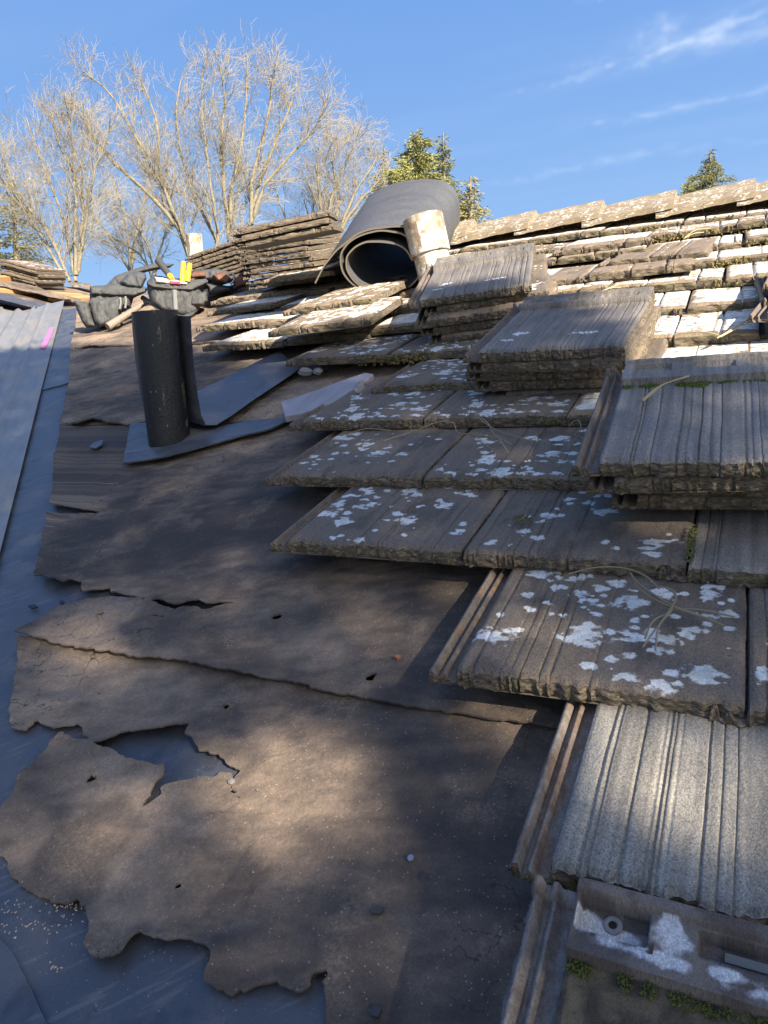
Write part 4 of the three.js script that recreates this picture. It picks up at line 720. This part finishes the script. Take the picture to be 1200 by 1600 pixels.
// ------------------------------------------------------------ small things on the slope
{
  reseed(200);
  // pale broken tile and chips beside the black pipe strip
  const slab = new THREE.Shape([[440, 628], [446, 650], [470, 646], [520, 628], [560, 604], [582, 585], [570, 583], [530, 597], [490, 612]].map(p => { const [a, b] = px(...p, 0.06); return new THREE.Vector2(a, b); }));
  const sg = new THREE.ExtrudeGeometry(slab, { depth: 0.014, bevelEnabled: true, bevelSize: 0.002, bevelThickness: 0.002, bevelSegments: 1, curveSegments: 2 }); sg.rotateX(-Math.PI / 2);
  { const u = sg.attributes.uv; for (let k = 0; k < u.count; k++) u.setXY(k, u.getX(k) * 1.6, u.getY(k) * 3); }
  const sm = mesh('tile_fragment', sg, std({ map: texture(256, 256, (i, j) => { const f = fbm(i / 5, j / 60, 4, 3); return mix3([0.22, 0.20, 0.22], [0.36, 0.34, 0.37], f); }), roughness: 0.6 })); onRoof(sm, 0, 0, 0.045); tag(sm, 'pale lavender broken tile piece lying on the felt', 'tile fragment');
  const chunk = (x, y, e, r, mat, label, cat = 'tile fragment') => { const g = new THREE.DodecahedronGeometry(1, 1), p = g.attributes.position; for (let k = 0; k < p.count; k++) { const f = 0.75 + 0.5 * noise(p.getX(k) * 3 + x, p.getY(k) * 3 + p.getZ(k) * 2, 3); p.setXYZ(k, p.getX(k) * f * r[0], p.getY(k) * f * r[1], p.getZ(k) * f * r[2]); } g.computeVertexNormals(); const m = mesh('tile_fragment', g, mat), [a, b] = px(x, y, e); onRoof(m, a, b, e + r[1] * 0.8, rr(0, 3)); return tag(m, label, cat); };
  const grit = std({ color: lin(0.28, 0.26, 0.25), bumpMap: grainBump, bumpScale: 0.001 });
  chunk(478, 586, 0.04, [0.022, 0.012, 0.012], grit, 'larger pale chip above the lavender tile piece'); chunk(498, 583, 0.04, [0.024, 0.010, 0.014], grit, 'flat pale chip beside the larger chip above the lavender piece');
  chunk(563, 612, 0.10, [0.028, 0.012, 0.012], grit, 'broken corner lying on a lichened tile end');
  chunk(362, 1222, 0.012, [0.004, 0.002, 0.004], grit, 'tiny crumb at the split in the lowest felt');
  const darkBit = std({ color: lin(0.03, 0.032, 0.036), roughness: 0.7 });
  const bit = (pts, e, mat, label, name = 'felt_scrap', cat = 'felt scrap') => { const g = new THREE.ExtrudeGeometry(new THREE.Shape(pts.map(p => new THREE.Vector2(...px(...p, e)))), { depth: 0.003, bevelEnabled: false }); g.rotateX(-Math.PI / 2); const m = mesh(name, g, mat); onRoof(m, 0, 0, e); return tag(m, label, cat); };
  bit([[140, 700], [147, 693], [162, 688], [160, 696], [150, 702]], 0.025, membraneMat, 'small blue membrane scrap on the felt left of the black pipe');
  bit([[44, 948], [56, 946], [60, 950], [50, 952]], 0.008, darkBit, 'little dark felt crumb on the membrane strip');
  bit([[95, 940], [101, 941], [100, 945], [94, 944]], 0.008, darkBit, 'smaller felt crumb beside the wedge tear');
  bit([[616, 1028], [622, 1025], [627, 1027], [621, 1031]], 0.022, std({ color: lin(0.26, 0.10, 0.045) }), 'tiny orange brown leaf bit on the felt beside the tile edge', 'leaf_bit', 'leaf');
  bit([[578, 1583], [588, 1572], [597, 1580], [592, 1592], [582, 1590]], 0.012, darkBit, 'dark crumb at the bottom of the lowest felt');
  bit([[577, 1424], [590, 1417], [601, 1420], [596, 1429], [582, 1430]], 0.012, std({ color: lin(0.06, 0.055, 0.05) }), 'rough dark scab of felt on the lowest sheet');
  { const n = mesh('nail', new THREE.CylinderGeometry(0.0032, 0.0032, 0.0014, 16), std({ color: lin(0.30, 0.30, 0.30), roughness: 0.4, metalness: 0.8 })), [a, b] = px(642, 1342, 0.012); onRoof(n, a, b, 0.0135, 0, 0.2); tag(n, 'shiny nail head in the lowest felt', 'nail'); }
  // dry chips by the lower valley
  const chips = [];
  for (let k = 0; k < 90; k++) { const big = k > 80; const x = big ? 92 + rr(-10, 10) : rr(0, 135), y = big ? 1520 + rr(-8, 8) : 1420 + rr(0, 80) * (0.5 + 0.5 * rnd()) + (135 - x) * -0.05; const g = new THREE.BoxGeometry(rr(0.0008, 0.0026) * (rnd() < 0.12 ? 2.2 : 1), 0.0006, rr(0.0005, 0.0012)); g.rotateY(rr(0, 3.1)); const [a, b] = px(x, y); g.translate(a, 0.0095, -b); chips.push(g); }
  const ch = mesh('wood_chips', mergeGeometries(chips), std({ color: lin(0.55, 0.42, 0.26) })); onRoof(ch, 0, 0); tag(ch, 'pale dry crumbs scattered on the membrane by the torn felt', null, null, 'stuff');
  const crumbs = [];
  for (let k = 0; k < 900; k++) { const x = rr(60, 880), y = rr(700, 1600), [a, b] = px(x, y), s = rr(0.0004, 0.0009) * (rnd() < 0.04 ? 2 : 1); const g = new THREE.TetrahedronGeometry(s); g.translate(a, 0.0225 + (b < 0.55 ? -0.009 : 0), -b); crumbs.push(g); }
  const cr = mesh('grit', mergeGeometries(crumbs), std({ color: lin(0.33, 0.29, 0.24) })); onRoof(cr, 0, 0); tag(cr, 'loose pale grit strewn over the felt', null, null, 'stuff');
}
// pine needles
{
  reseed(210);
  const straw = std({ color: lin(0.26, 0.21, 0.13), roughness: 0.8 }), strawPale = std({ color: lin(0.42, 0.34, 0.19), roughness: 0.8 });
  const bundle = (lines, e, r, mat, label, lift = 0.006) => {
    const g = lines.map(l => tubeOf(l.map(([x, y], k) => { const [a, b] = px(x, y, e); return V(a, e + 0.002 + lift * Math.sin(Math.PI * k / (l.length - 1)) * rr(0.5, 1.1), -b); }), r, 22, 5));
    const m = mesh('pine_needles', mergeGeometries(g), mat); onRoof(m, 0, 0); return tag(m, label, 'pine needles', 'dry pine needles on the tiles');
  };
  const e1 = EB + 0.004;
  bundle([[[888, 899], [930, 893], [975, 893], [1010, 906], [1030, 922]], [[985, 897], [995, 915], [1020, 935], [1048, 952], [1090, 965], [1132, 980]], [[986, 899], [1000, 925], [1035, 948], [1075, 962], [1115, 972]], [[1030, 918], [1050, 925], [1056, 945], [1040, 968], [1020, 995], [1004, 1014]], [[1040, 920], [1054, 935], [1050, 958], [1030, 985], [1024, 1018]], [[1046, 955], [1090, 960], [1148, 966]], [[1044, 960], [1020, 980], [1008, 1000]]], e1, 0.0011, straw, 'dry pine needle tuft on the lichened tile above the pale tile');
  bundle([[[540, 681], [570, 674], [612, 674]], [[600, 690], [650, 677], [690, 664], [712, 663]], [[710, 664], [718, 680], [745, 684], [780, 686]], [[740, 648], [760, 662], [775, 685], [800, 696]], [[745, 652], [780, 680], [830, 690]], [[748, 690], [770, 705], [800, 712]], [[780, 684], [786, 700], [795, 710]]], e1, 0.0011, straw, 'dry pine needles on the tiles left of the grooved stack');
  bundle([[[888, 668], [900, 660], [908, 672], [890, 690]], [[884, 690], [900, 685], [915, 690]]], e1, 0.001, straw, 'curled needles tucked against the grooved stack');
  bundle([[[1003, 627], [1030, 612], [1078, 588]], [[1004, 629], [1040, 606], [1077, 590]]], 0.200, 0.0012, strawPale, 'pair of straw coloured needles across the mossy head of the grooved tile');
  bundle([[[813, 480], [826, 488], [822, 500], [812, 508]]], 0.190, 0.001, straw, 'single bent needle on the middle stack');
  bundle([[[1120, 530], [1150, 515], [1175, 497]], [[1060, 522], [1100, 524], [1130, 527]], [[1125, 528], [1160, 512], [1178, 503]]], EB + 0.01, 0.0016, strawPale, 'straw coloured needles on the white lichened tiles');
  bundle([[[935, 458], [960, 450], [975, 443]], [[932, 460], [955, 453], [970, 450]]], EB + 0.012, 0.0016, strawPale, 'straw coloured needles behind the middle stack');
  bundle([[[1070, 372], [1090, 362], [1110, 358]], [[1068, 374], [1085, 368], [1100, 364]]], EB + 0.012, 0.0016, strawPale, 'straw coloured needles two courses below the ridge');
}
// moss
{
  reseed(220);
  const green = std({ color: lin(0.09, 0.115, 0.024), roughness: 1 }), olive = std({ color: lin(0.11, 0.115, 0.035), roughness: 1 });
  const clump = (spots, mat, label, n = 90, sz = 0.006) => {
    const gs = [];
    for (const [x, y, e, rx, ry, k = 1] of spots) { const [a, b] = px(x, y, e); for (let i = 0; i < n * k; i++) { const u = rr(0, 6.28), q = Math.sqrt(rnd()), s = sz * rr(0.4, 1.1), g = new THREE.ConeGeometry(s * 0.45, s, 4, 1); g.translate(0, s * 0.3, 0); g.rotateX(rr(-1, 1)); g.rotateZ(rr(-1, 1)); g.translate(a + Math.cos(u) * q * rx, e + (1 - q) * 0.004 * k, -(b + Math.sin(u) * q * ry)); gs.push(g.toNonIndexed()); } }
    const m = mesh('moss', mergeGeometries(gs), mat); onRoof(m, 0, 0); return tag(m, label, null, null, 'stuff');
  };
  clump([[1000, 1103, 0.055, 0.014, 0.008], [1100, 1122, 0.055, 0.02, 0.010, 2], [1150, 1132, 0.055, 0.02, 0.012, 2], [1180, 1140, 0.055, 0.02, 0.012, 2], [1050, 1112, 0.052, 0.02, 0.006]], green, 'green moss under the butt above the pale tile', 110, 0.0045);
  clump([[825, 880, 0.06, 0.03, 0.008, 2], [700, 868, 0.05, 0.03, 0.006], [900, 885, 0.06, 0.04, 0.008, 2], [1080, 850, 0.085, 0.006, 0.05, 2], [1000, 893, 0.06, 0.05, 0.006, 2], [815, 812, 0.085, 0.014, 0.012, 1.4], [790, 655, 0.06, 0.02, 0.006, 1.6], [860, 660, 0.08, 0.03, 0.006, 1.5], [640, 752, 0.05, 0.04, 0.005]], olive, 'olive moss in the joints of the near courses', 70, 0.0042);
  const far = []; for (let k = 0; k < 120; k++) { const r = 6 + Math.floor(rnd() * 7), a = rr(-1.0, 1.2), b = rowAt(r), w = roofPoint(a, 0, b); far.push([a, b - 0.002, EB - 0.012]); }
  const gs = []; for (const [a, b, e] of far) for (let i = 0; i < 26; i++) { const s = rr(0.004, 0.011), g = new THREE.ConeGeometry(s * 0.6, s, 4, 1); g.rotateX(rr(0.4, 2)); g.rotateZ(rr(-1, 1)); g.translate(a + rr(-0.05, 0.05), e + rr(-0.016, 0.010), -(b + rr(-0.006, 0.006))); gs.push(g.toNonIndexed()); }
  const fm = mesh('moss', mergeGeometries(gs), std({ color: lin(0.16, 0.13, 0.045), roughness: 1 })); onRoof(fm, 0, 0); tag(fm, 'dry brown moss along the butts of the sunlit courses', null, null, 'stuff');
}
// broken tiles at the right edge of the sunlit courses
{
  reseed(230);
  const [a, b] = px(1178, 452, EB + 0.03);
  for (const [da, db, de, t, l] of [[0.10, 0.02, 0.03, 0.05, 'lower tile leaning at the edge of the sunlit courses'], [0.12, 0.04, 0.058, -0.08, 'upper tile leaning at the edge of the sunlit courses']]) loose(farGeo[1], bareMats[0], a + da + 0.08, EB + de - 0.02, b + db, { turn: t, tip: -0.1 }, l);
  const [a2, b2] = px(1196, 500, EB + 0.02); loose(farGeo[2], bareMats[1], a2 + 0.16, EB + 0.015, b2 + 0.1, { turn: -0.15, tip: -0.1 }, 'tile with corner sticking out over white lichened tiles');
}

// ------------------------------------------------------------ trees
const barkPale = std({ map: texture(256, 256, (i, j) => { const f = fbm(i / 20, j / 8, 4, 3), m = step(0.45, 0.65, fbm(i / 30, j / 30, 4, 8)); return mix3(mix3([0.10, 0.082, 0.06], [0.36, 0.31, 0.23], f), [0.21, 0.19, 0.065], m * 0.6); }), roughness: 0.95 });
const twigMat = std({ color: lin(0.34, 0.29, 0.21), roughness: 0.95 });
function limb(pts, r0, r1, sides, out) {                                // tapered tube through points
  const P = out.P, I = out.I, UVs = out.UV, base0 = P.length / 3;
  for (let k = 0; k < pts.length; k++) {
    const t = pts[Math.min(k + 1, pts.length - 1)].clone().sub(pts[Math.max(k - 1, 0)]).normalize();
    const u = Math.abs(t.y) < 0.9 ? V(0, 1, 0).cross(t).normalize() : V(1, 0, 0).cross(t).normalize(), w = t.clone().cross(u), r = r0 + (r1 - r0) * k / (pts.length - 1);
    for (let s = 0; s < sides; s++) { const a = s / sides * 6.2832; P.push(pts[k].x + (u.x * Math.cos(a) + w.x * Math.sin(a)) * r, pts[k].y + (u.y * Math.cos(a) + w.y * Math.sin(a)) * r, pts[k].z + (u.z * Math.cos(a) + w.z * Math.sin(a)) * r); UVs.push(s / sides, k * 0.5); }
  }
  for (let k = 0; k < pts.length - 1; k++) for (let s = 0; s < sides; s++) { const a = base0 + k * sides + s, b = base0 + k * sides + (s + 1) % sides; I.push(a, b, b + sides, a, b + sides, a + sides); }
}
const built = o => { const g = new THREE.BufferGeometry(); g.setAttribute('position', new THREE.Float32BufferAttribute(o.P, 3)); g.setAttribute('uv', new THREE.Float32BufferAttribute(o.UV, 2)); g.setIndex(o.I); g.computeVertexNormals(); return g; };
const bag = () => ({ P: [], I: [], UV: [] });
function bend(p, d, len, n, wob, lift) { const pts = [p.clone()]; let q = p.clone(), v = d.clone(); for (let k = 0; k < n; k++) { v.add(V(rr(-wob, wob), rr(-wob, wob) + lift, rr(-wob, wob))).normalize(); q = q.clone().addScaledVector(v, len / n); pts.push(q); } return pts; }
function bareTree(name, label, depth, foot, limbs, { r = 0.16, s = 1, dens = 1 } = {}) {
  reseed(s); const T = group(name); tag(T, label, 'tree', 'bare trees beyond the ridge');
  const base = atDepth(foot[0], foot[1], depth); base.y = 0; T.position.copy(base);
  const wood = bag(), twigs = bag();
  const start = atDepth(...foot, depth).sub(base);
  limb([V(0, -0.3, 0), start.clone().multiplyScalar(0.5).add(V(rr(-0.2, 0.2), 0, 0)), start], r * 1.6, r * 1.15, 9, wood);
  const sub = (pts, rad, level) => {
    const L = pts.reduce((a, p, k) => k ? a + p.distanceTo(pts[k - 1]) : 0, 0), count = Math.round((level === 0 ? 4.4 : level === 1 ? 6.4 : 7.2) * L * dens);
    for (let k = 0; k < count; k++) {
      const t = rr(level === 0 ? 0.08 : 0.15, 1), f = t * (pts.length - 1), i = Math.min(Math.floor(f), pts.length - 2), p = pts[i].clone().lerp(pts[i + 1], f - i), ax = pts[i + 1].clone().sub(pts[i]).normalize();
      const side = V(rr(-1, 1), rr(-0.5, 1), rr(-1, 1)).cross(ax).normalize(), ang = rr(0.45, 0.95), d = ax.multiplyScalar(Math.cos(ang)).addScaledVector(side, Math.sin(ang)).normalize();
      const len = (level === 0 ? rr(0.8, 2.4) * (1.10 - 0.80 * t) : level === 1 ? rr(0.32, 0.98) : rr(0.16, 0.45));
      const rr0 = level === 0 ? Math.max(0.013, rad * (1 - t * 0.75) * 0.40) : level === 1 ? 0.0060 : 0.0040;
      const q = bend(p, d, len, level === 2 ? 2 : 4, level === 0 ? 0.14 : 0.2, level === 0 ? 0.07 : 0.03);
      limb(q, rr0, level === 0 ? 0.006 : 0.0032, level === 0 ? 5 : 3, level === 0 ? wood : twigs);
      if (level < 2) sub(q, rr0, level + 1);
    }
  };
  for (const l of limbs) {
    const dz = rr(-1.2, 1.2), pts = l.map(([x, y], k) => atDepth(x, y > 400 ? y : 400 - (400 - y) * 0.90, depth + dz * k / l.length * 1.6).sub(base));
    const cv = new THREE.CatmullRomCurve3(pts).getPoints(14).map(p => p.add(V(rr(-0.03, 0.03), 0, rr(-0.03, 0.03))));
    limb(cv, r * rr(0.55, 0.8), 0.018, 7, wood); sub(cv, r * 0.6, 0);
  }
  mesh('trunk', built(wood), barkPale, T);
  const c = mesh('crown', built(twigs), twigMat, T); c.userData.label = 'fine leafless twigs';
}
bareTree('bare_tree', 'tall bare many stemmed tree behind the tall tile stack', 24, [318, 440], [
  [[300, 420], [285, 360], [262, 300], [235, 240], [200, 170], [165, 110], [130, 80]], [[300, 410], [270, 320], [250, 250], [245, 170], [220, 90]], [[318, 440], [340, 375], [335, 320], [325, 240], [315, 150], [318, 62]],
  [[318, 440], [358, 370], [360, 300], [375, 220], [385, 120], [385, 48]], [[330, 430], [392, 345], [400, 290], [430, 200], [450, 150], [462, 108]], [[392, 345], [410, 285], [445, 235], [490, 180], [515, 118]], [[285, 360], [240, 300], [180, 240], [140, 180], [125, 130]], [[340, 375], [310, 310], [290, 250], [275, 150], [285, 84]], [[358, 370], [350, 290], [345, 210], [350, 130], [345, 70]], [[392, 345], [395, 260], [415, 180], [425, 110], [430, 70]]], { s: 5, r: 0.115 });
bareTree('bare_tree', 'slender bare tree behind the small far tile stack', 23, [118, 445], [
  [[118, 440], [105, 370], [85, 290], [60, 220], [42, 160]], [[118, 430], [118, 330], [115, 230], [105, 150]], [[122, 425], [135, 330], [150, 250], [172, 175]], [[110, 440], [70, 350], [25, 290], [5, 215]], [[100, 430], [55, 350], [10, 275], [-15, 240]], [[120, 430], [128, 300], [90, 200], [80, 150]]], { s: 8, r: 0.09 });
bareTree('bare_tree', 'mossy bare tree behind the felt roll', 26, [508, 420], [
  [[508, 400], [515, 310], [540, 240], [562, 190]], [[515, 400], [550, 300], [575, 255], [590, 225]], [[520, 390], [545, 330], [575, 290], [592, 270]], [[508, 400], [500, 300], [495, 240], [512, 190]], [[510, 400], [530, 300], [520, 230], [535, 195]]], { s: 11, r: 0.095 });
bareTree('bare_tree', 'small thin bare tree between the two larger bare trees', 30, [205, 440], [[[205, 430], [200, 370], [190, 310], [175, 260]], [[205, 430], [215, 350], [225, 300], [240, 250]], [[205, 430], [180, 380], [150, 330], [140, 290]]], { s: 14, r: 0.09, dens: 0.9 });
bareTree('bare_tree', 'low twiggy bare tree right behind the tool pouches', 28, [240, 450], [[[240, 440], [235, 395], [215, 350], [190, 320]], [[240, 440], [250, 390], [262, 350], [280, 310]], [[240, 440], [220, 400], [180, 370], [150, 350]]], { s: 17, r: 0.08 });
bareTree('bare_tree', 'low twiggy bare tree between the tall stack and the felt roll', 29, [470, 420], [[[470, 410], [460, 360], [440, 320], [430, 280]], [[470, 410], [480, 350], [490, 310], [480, 270]], [[470, 410], [500, 370], [530, 340], [550, 320]]], { s: 19, r: 0.08 });

const needles = [[0.23, 0.225, 0.07], [0.17, 0.17, 0.06], [0.27, 0.235, 0.09]].map(c => std({ color: lin(...c), roughness: 0.9 }));
function conifer(label, depth, tip, bottom, halfPx, { s = 1, mat = 0, sparse = 1, sharp = 0.8, grp = 'conifers beyond the roof' } = {}) {
  reseed(s); const T = group('conifer'); tag(T, label, 'tree', grp);
  const top = atDepth(...tip, depth), low = atDepth(...bottom, depth), base = low.clone(); base.y = 0; T.position.copy(base);
  const a = top.clone().sub(base), b = low.clone().sub(base), R = halfPx / FPX * depth, Hh = a.y - b.y, wood = bag();
  limb([V(0, -0.3, 0), b.clone(), a.clone()], 0.16, 0.02, 7, wood);
  const P = [], yLow = Math.max(0.8, b.y - Hh * 0.3), full = a.y - yLow, K = Hh / full;
  const leaf = (p, d, len, w) => { const sd = V(rr(-1, 1), rr(-1, 1), rr(-1, 1)).cross(d).normalize().multiplyScalar(w), q = p.clone().addScaledVector(d, len); for (const v of [p, p.clone().addScaledVector(d, len * 0.5).add(sd), q, p, q, p.clone().addScaledVector(d, len * 0.5).sub(sd)]) P.push(v.x, v.y, v.z); };
  const tiers = Math.round(full * 17 * sparse);
  for (let i = 0; i < tiers; i++) {
    const t = Math.pow((i + rnd()) / tiers, 0.8), y = a.y - t * full, rad = (R * Math.min(1.5, Math.pow(t / K, sharp)) + 0.04) * rr(0.6, 1.15), az = i * 2.4 + rr(-0.5, 0.5), n = Math.max(6, Math.round((rad * 190 + 10) * sparse));
    const k0 = clamp((y - b.y) / Math.max(0.1, Hh)), c = V(a.x * k0 + b.x * (1 - k0), y, a.z * k0 + b.z * (1 - k0)), d = V(Math.cos(az), rr(-0.1, 0.35), Math.sin(az)).normalize();
    limb([c, c.clone().addScaledVector(d, rad * 0.6), c.clone().addScaledVector(d, rad).add(V(0, -0.15 * rad, 0))], 0.02, 0.006, 3, wood);
    for (let k = 0; k < n; k++) { const f = rr(0.1, 1), sp = 0.10 + 0.16 * rad * (1 - f * 0.5), p = c.clone().addScaledVector(d, rad * f).add(V(rr(-1, 1) * sp, -0.15 * rad * f * f + rr(-0.16, 0.05), rr(-1, 1) * sp)); const dd = d.clone().add(V(rr(-0.7, 0.7), rr(-1.0, 0.2), rr(-0.7, 0.7))).normalize(); leaf(p, dd, rr(0.08, 0.20), rr(0.010, 0.024)); }
  }
  mesh('trunk', built(wood), barkPale, T);
  const g = new THREE.BufferGeometry(); g.setAttribute('position', new THREE.Float32BufferAttribute(P, 3)); g.computeVertexNormals(); mesh('crown', g, needles[mat], T);
}
conifer('tallest yellow green conifer behind the felt roll', 24, [652, 203], [650, 310], 66, { s: 31, mat: 0, sparse: 1.35, sharp: 0.7 });
conifer('narrow conifer just right of the tallest one behind the felt roll', 25, [692, 208], [695, 330], 36, { s: 33, mat: 1, sharp: 1.1 });
conifer('sparse golden conifer spray beside the ridge end', 24, [735, 275], [735, 345], 30, { s: 35, mat: 2, sparse: 0.8 });
conifer('small dark conifer peeking over the ridge tiles', 34, [1110, 233], [1108, 300], 46, { s: 37, mat: 1, sharp: 1.15 });
conifer('little conifer tip beside the one over the ridge', 36, [1078, 275], [1076, 300], 14, { s: 38, mat: 0 });
conifer('olive conifer behind the slender bare tree', 27, [18, 272], [25, 400], 60, { s: 39, mat: 2, sparse: 0.7 });
conifer('wispy conifer left of the mossy bare tree', 28, [600, 232], [598, 330], 36, { s: 41, mat: 2, sparse: 0.7 });

// two firs on the sunny side of the house: their shade dapples the near slope, sun gets through gaps between the boughs
{
  reseed(300);
  const edge = a => { const k = [[-5, 2.7], [-2.8, 2.46], [-1.95, 2.25], [-1.4, 1.9], [-0.95, 2.15], [-0.62, 1.95], [-0.34, 1.42], [0.2, 1.22], [0.8, 1.3], [3, 1.2]]; for (let i = 1; i < k.length; i++) if (a <= k[i][0]) { const t = (a - k[i - 1][0]) / (k[i][0] - k[i - 1][0]); return k[i - 1][1] + (k[i][1] - k[i - 1][1]) * t; } return 1; };
  const gaps = [[[440, 1245], 0, 0.105, 0.085, 1], [[375, 1185], 0, 0.07, 0.05, 0.9], [[250, 1010], 0, 0.10, 0.05, 0.5], [[465, 1320], 0, 0.06, 0.04, 0.6], [[110, 1040], 0, 0.10, 0.06, 0.55], [[620, 970], 0, 0.16, 0.09, 0.5], [[745, 1010], 0.09, 0.10, 0.09, 0.75], [[80, 1290], 0, 0.09, 0.08, 0.5], [[330, 900], 0, 0.16, 0.06, 0.35], [[470, 838], 0.09, 0.09, 0.05, 0.45], [[870, 1110], 0, 0.06, 0.05, 0.5], [[1000, 1170], 0.06, 0.14, 0.09, 0.85], [[1180, 1250], 0.07, 0.06, 0.1, 0.6], [[1150, 830], 0.09, 0.1, 0.06, 0.35], [[240, 775], 0, 0.2, 0.06, 0.3]]
    .map(([p, e, rx, ry, k]) => { const [a, b] = px(...p, e); return [a - 1.15 * e, b + 0.45 * e, rx * 1.15, ry * 1.15, k]; });
  const lit = (a, b) => { let v = step(-0.05, 0.05, b - edge(a)); for (const [x, y, rx, ry, k] of gaps) v = Math.max(v, k * step(1.25, 0.75, Math.hypot((a - x) / rx, (b - y) / ry))); return v; };
  const firs = [['fir on the sunny side of the house shading the felt', -3.3, 8.4], ['fir on the sunny side of the house shading the tiles', 0.75, 8.0]].map(([label, axis, dist]) => { const T = group('fir_tree'); tag(T, label, 'tree', 'firs on the sunny side'); const foot = roofPoint(axis, 0, 0.4).addScaledVector(SUN, dist); foot.y = 0; T.position.copy(foot); return { T, axis, dist, foot, P: [], wood: bag() }; });
  for (let k = 0; k < 100000; k++) {
    const a = rr(-4.4, 2.0), b = rr(-1.6, 2.7), open = 0.12 * step(-0.45, -0.75, a + (b - 0.6) * 0.4) * step(1.35, 0.9, b) * step(0.3, 0.55, fbm(a * 2.5, b * 3, 2, 78)), hide = (1 - lit(a, b)) * (1 - open); if (b > edge(a) || rnd() > hide) { if (rnd() > 0.004) continue; }
    const f = a < -1.35 ? firs[0] : firs[1], dist = f.dist + rr(-1, 1) * (0.5 + 0.25 * (edge(a) - b)), p = roofPoint(a, 0, b).addScaledVector(SUN, dist).sub(f.foot);
    const d = V(rr(-1, 1), rr(-0.7, 0.3), rr(-1, 1)).normalize(), sd = V(rr(-1, 1), rr(-1, 1), rr(-1, 1)).cross(d).normalize().multiplyScalar(rr(0.014, 0.024)), L = rr(0.05, 0.10), q = p.clone().addScaledVector(d, L), m = p.clone().addScaledVector(d, L / 2);
    for (const v of [p, m.clone().add(sd), q, p, q, m.clone().sub(sd)]) f.P.push(v.x, v.y, v.z);
  }
  for (const f of firs) {
    const tipW = roofPoint(f.axis, 0, edge(f.axis) - 0.05).addScaledVector(SUN, f.dist).sub(f.foot);
    limb([V(0, -0.3, 0), V(tipW.x * 0.4, tipW.y * 0.5, tipW.z * 0.4), tipW.clone()], 0.12, 0.012, 9, f.wood);
    for (let k = 0; k < 40; k++) { const t = rr(0.35, 0.95), c = V(tipW.x * (t < 0.5 ? 0.8 * t : 0.4 + (t - 0.5) * 1.2), tipW.y * t, tipW.z * (t < 0.5 ? 0.8 * t : 0.4 + (t - 0.5) * 1.2)), az = rr(0, 6.28), L = (1 - t) * 2.6 + 0.2; limb([c, c.clone().add(V(Math.cos(az) * L * 0.5, 0.05, Math.sin(az) * L * 0.5)), c.clone().add(V(Math.cos(az) * L, -0.15, Math.sin(az) * L))], 0.012, 0.004, 3, f.wood); }
    mesh('trunk', built(f.wood), barkPale, f.T);
    const g = new THREE.BufferGeometry(); g.setAttribute('position', new THREE.Float32BufferAttribute(f.P, 3)); g.computeVertexNormals(); mesh('crown', g, needles[1], f.T);
  }
}

// ------------------------------------------------------------ draw
const renderer = new THREE.WebGLRenderer({ antialias: true });
renderer.setSize(768, 1024);
renderer.shadowMap.enabled = true; renderer.shadowMap.type = THREE.PCFSoftShadowMap;
renderer.toneMapping = THREE.LinearToneMapping;
renderer.toneMappingExposure = EXPOSURE;
renderer.outputColorSpace = THREE.SRGBColorSpace;
renderer.render(scene, camera);
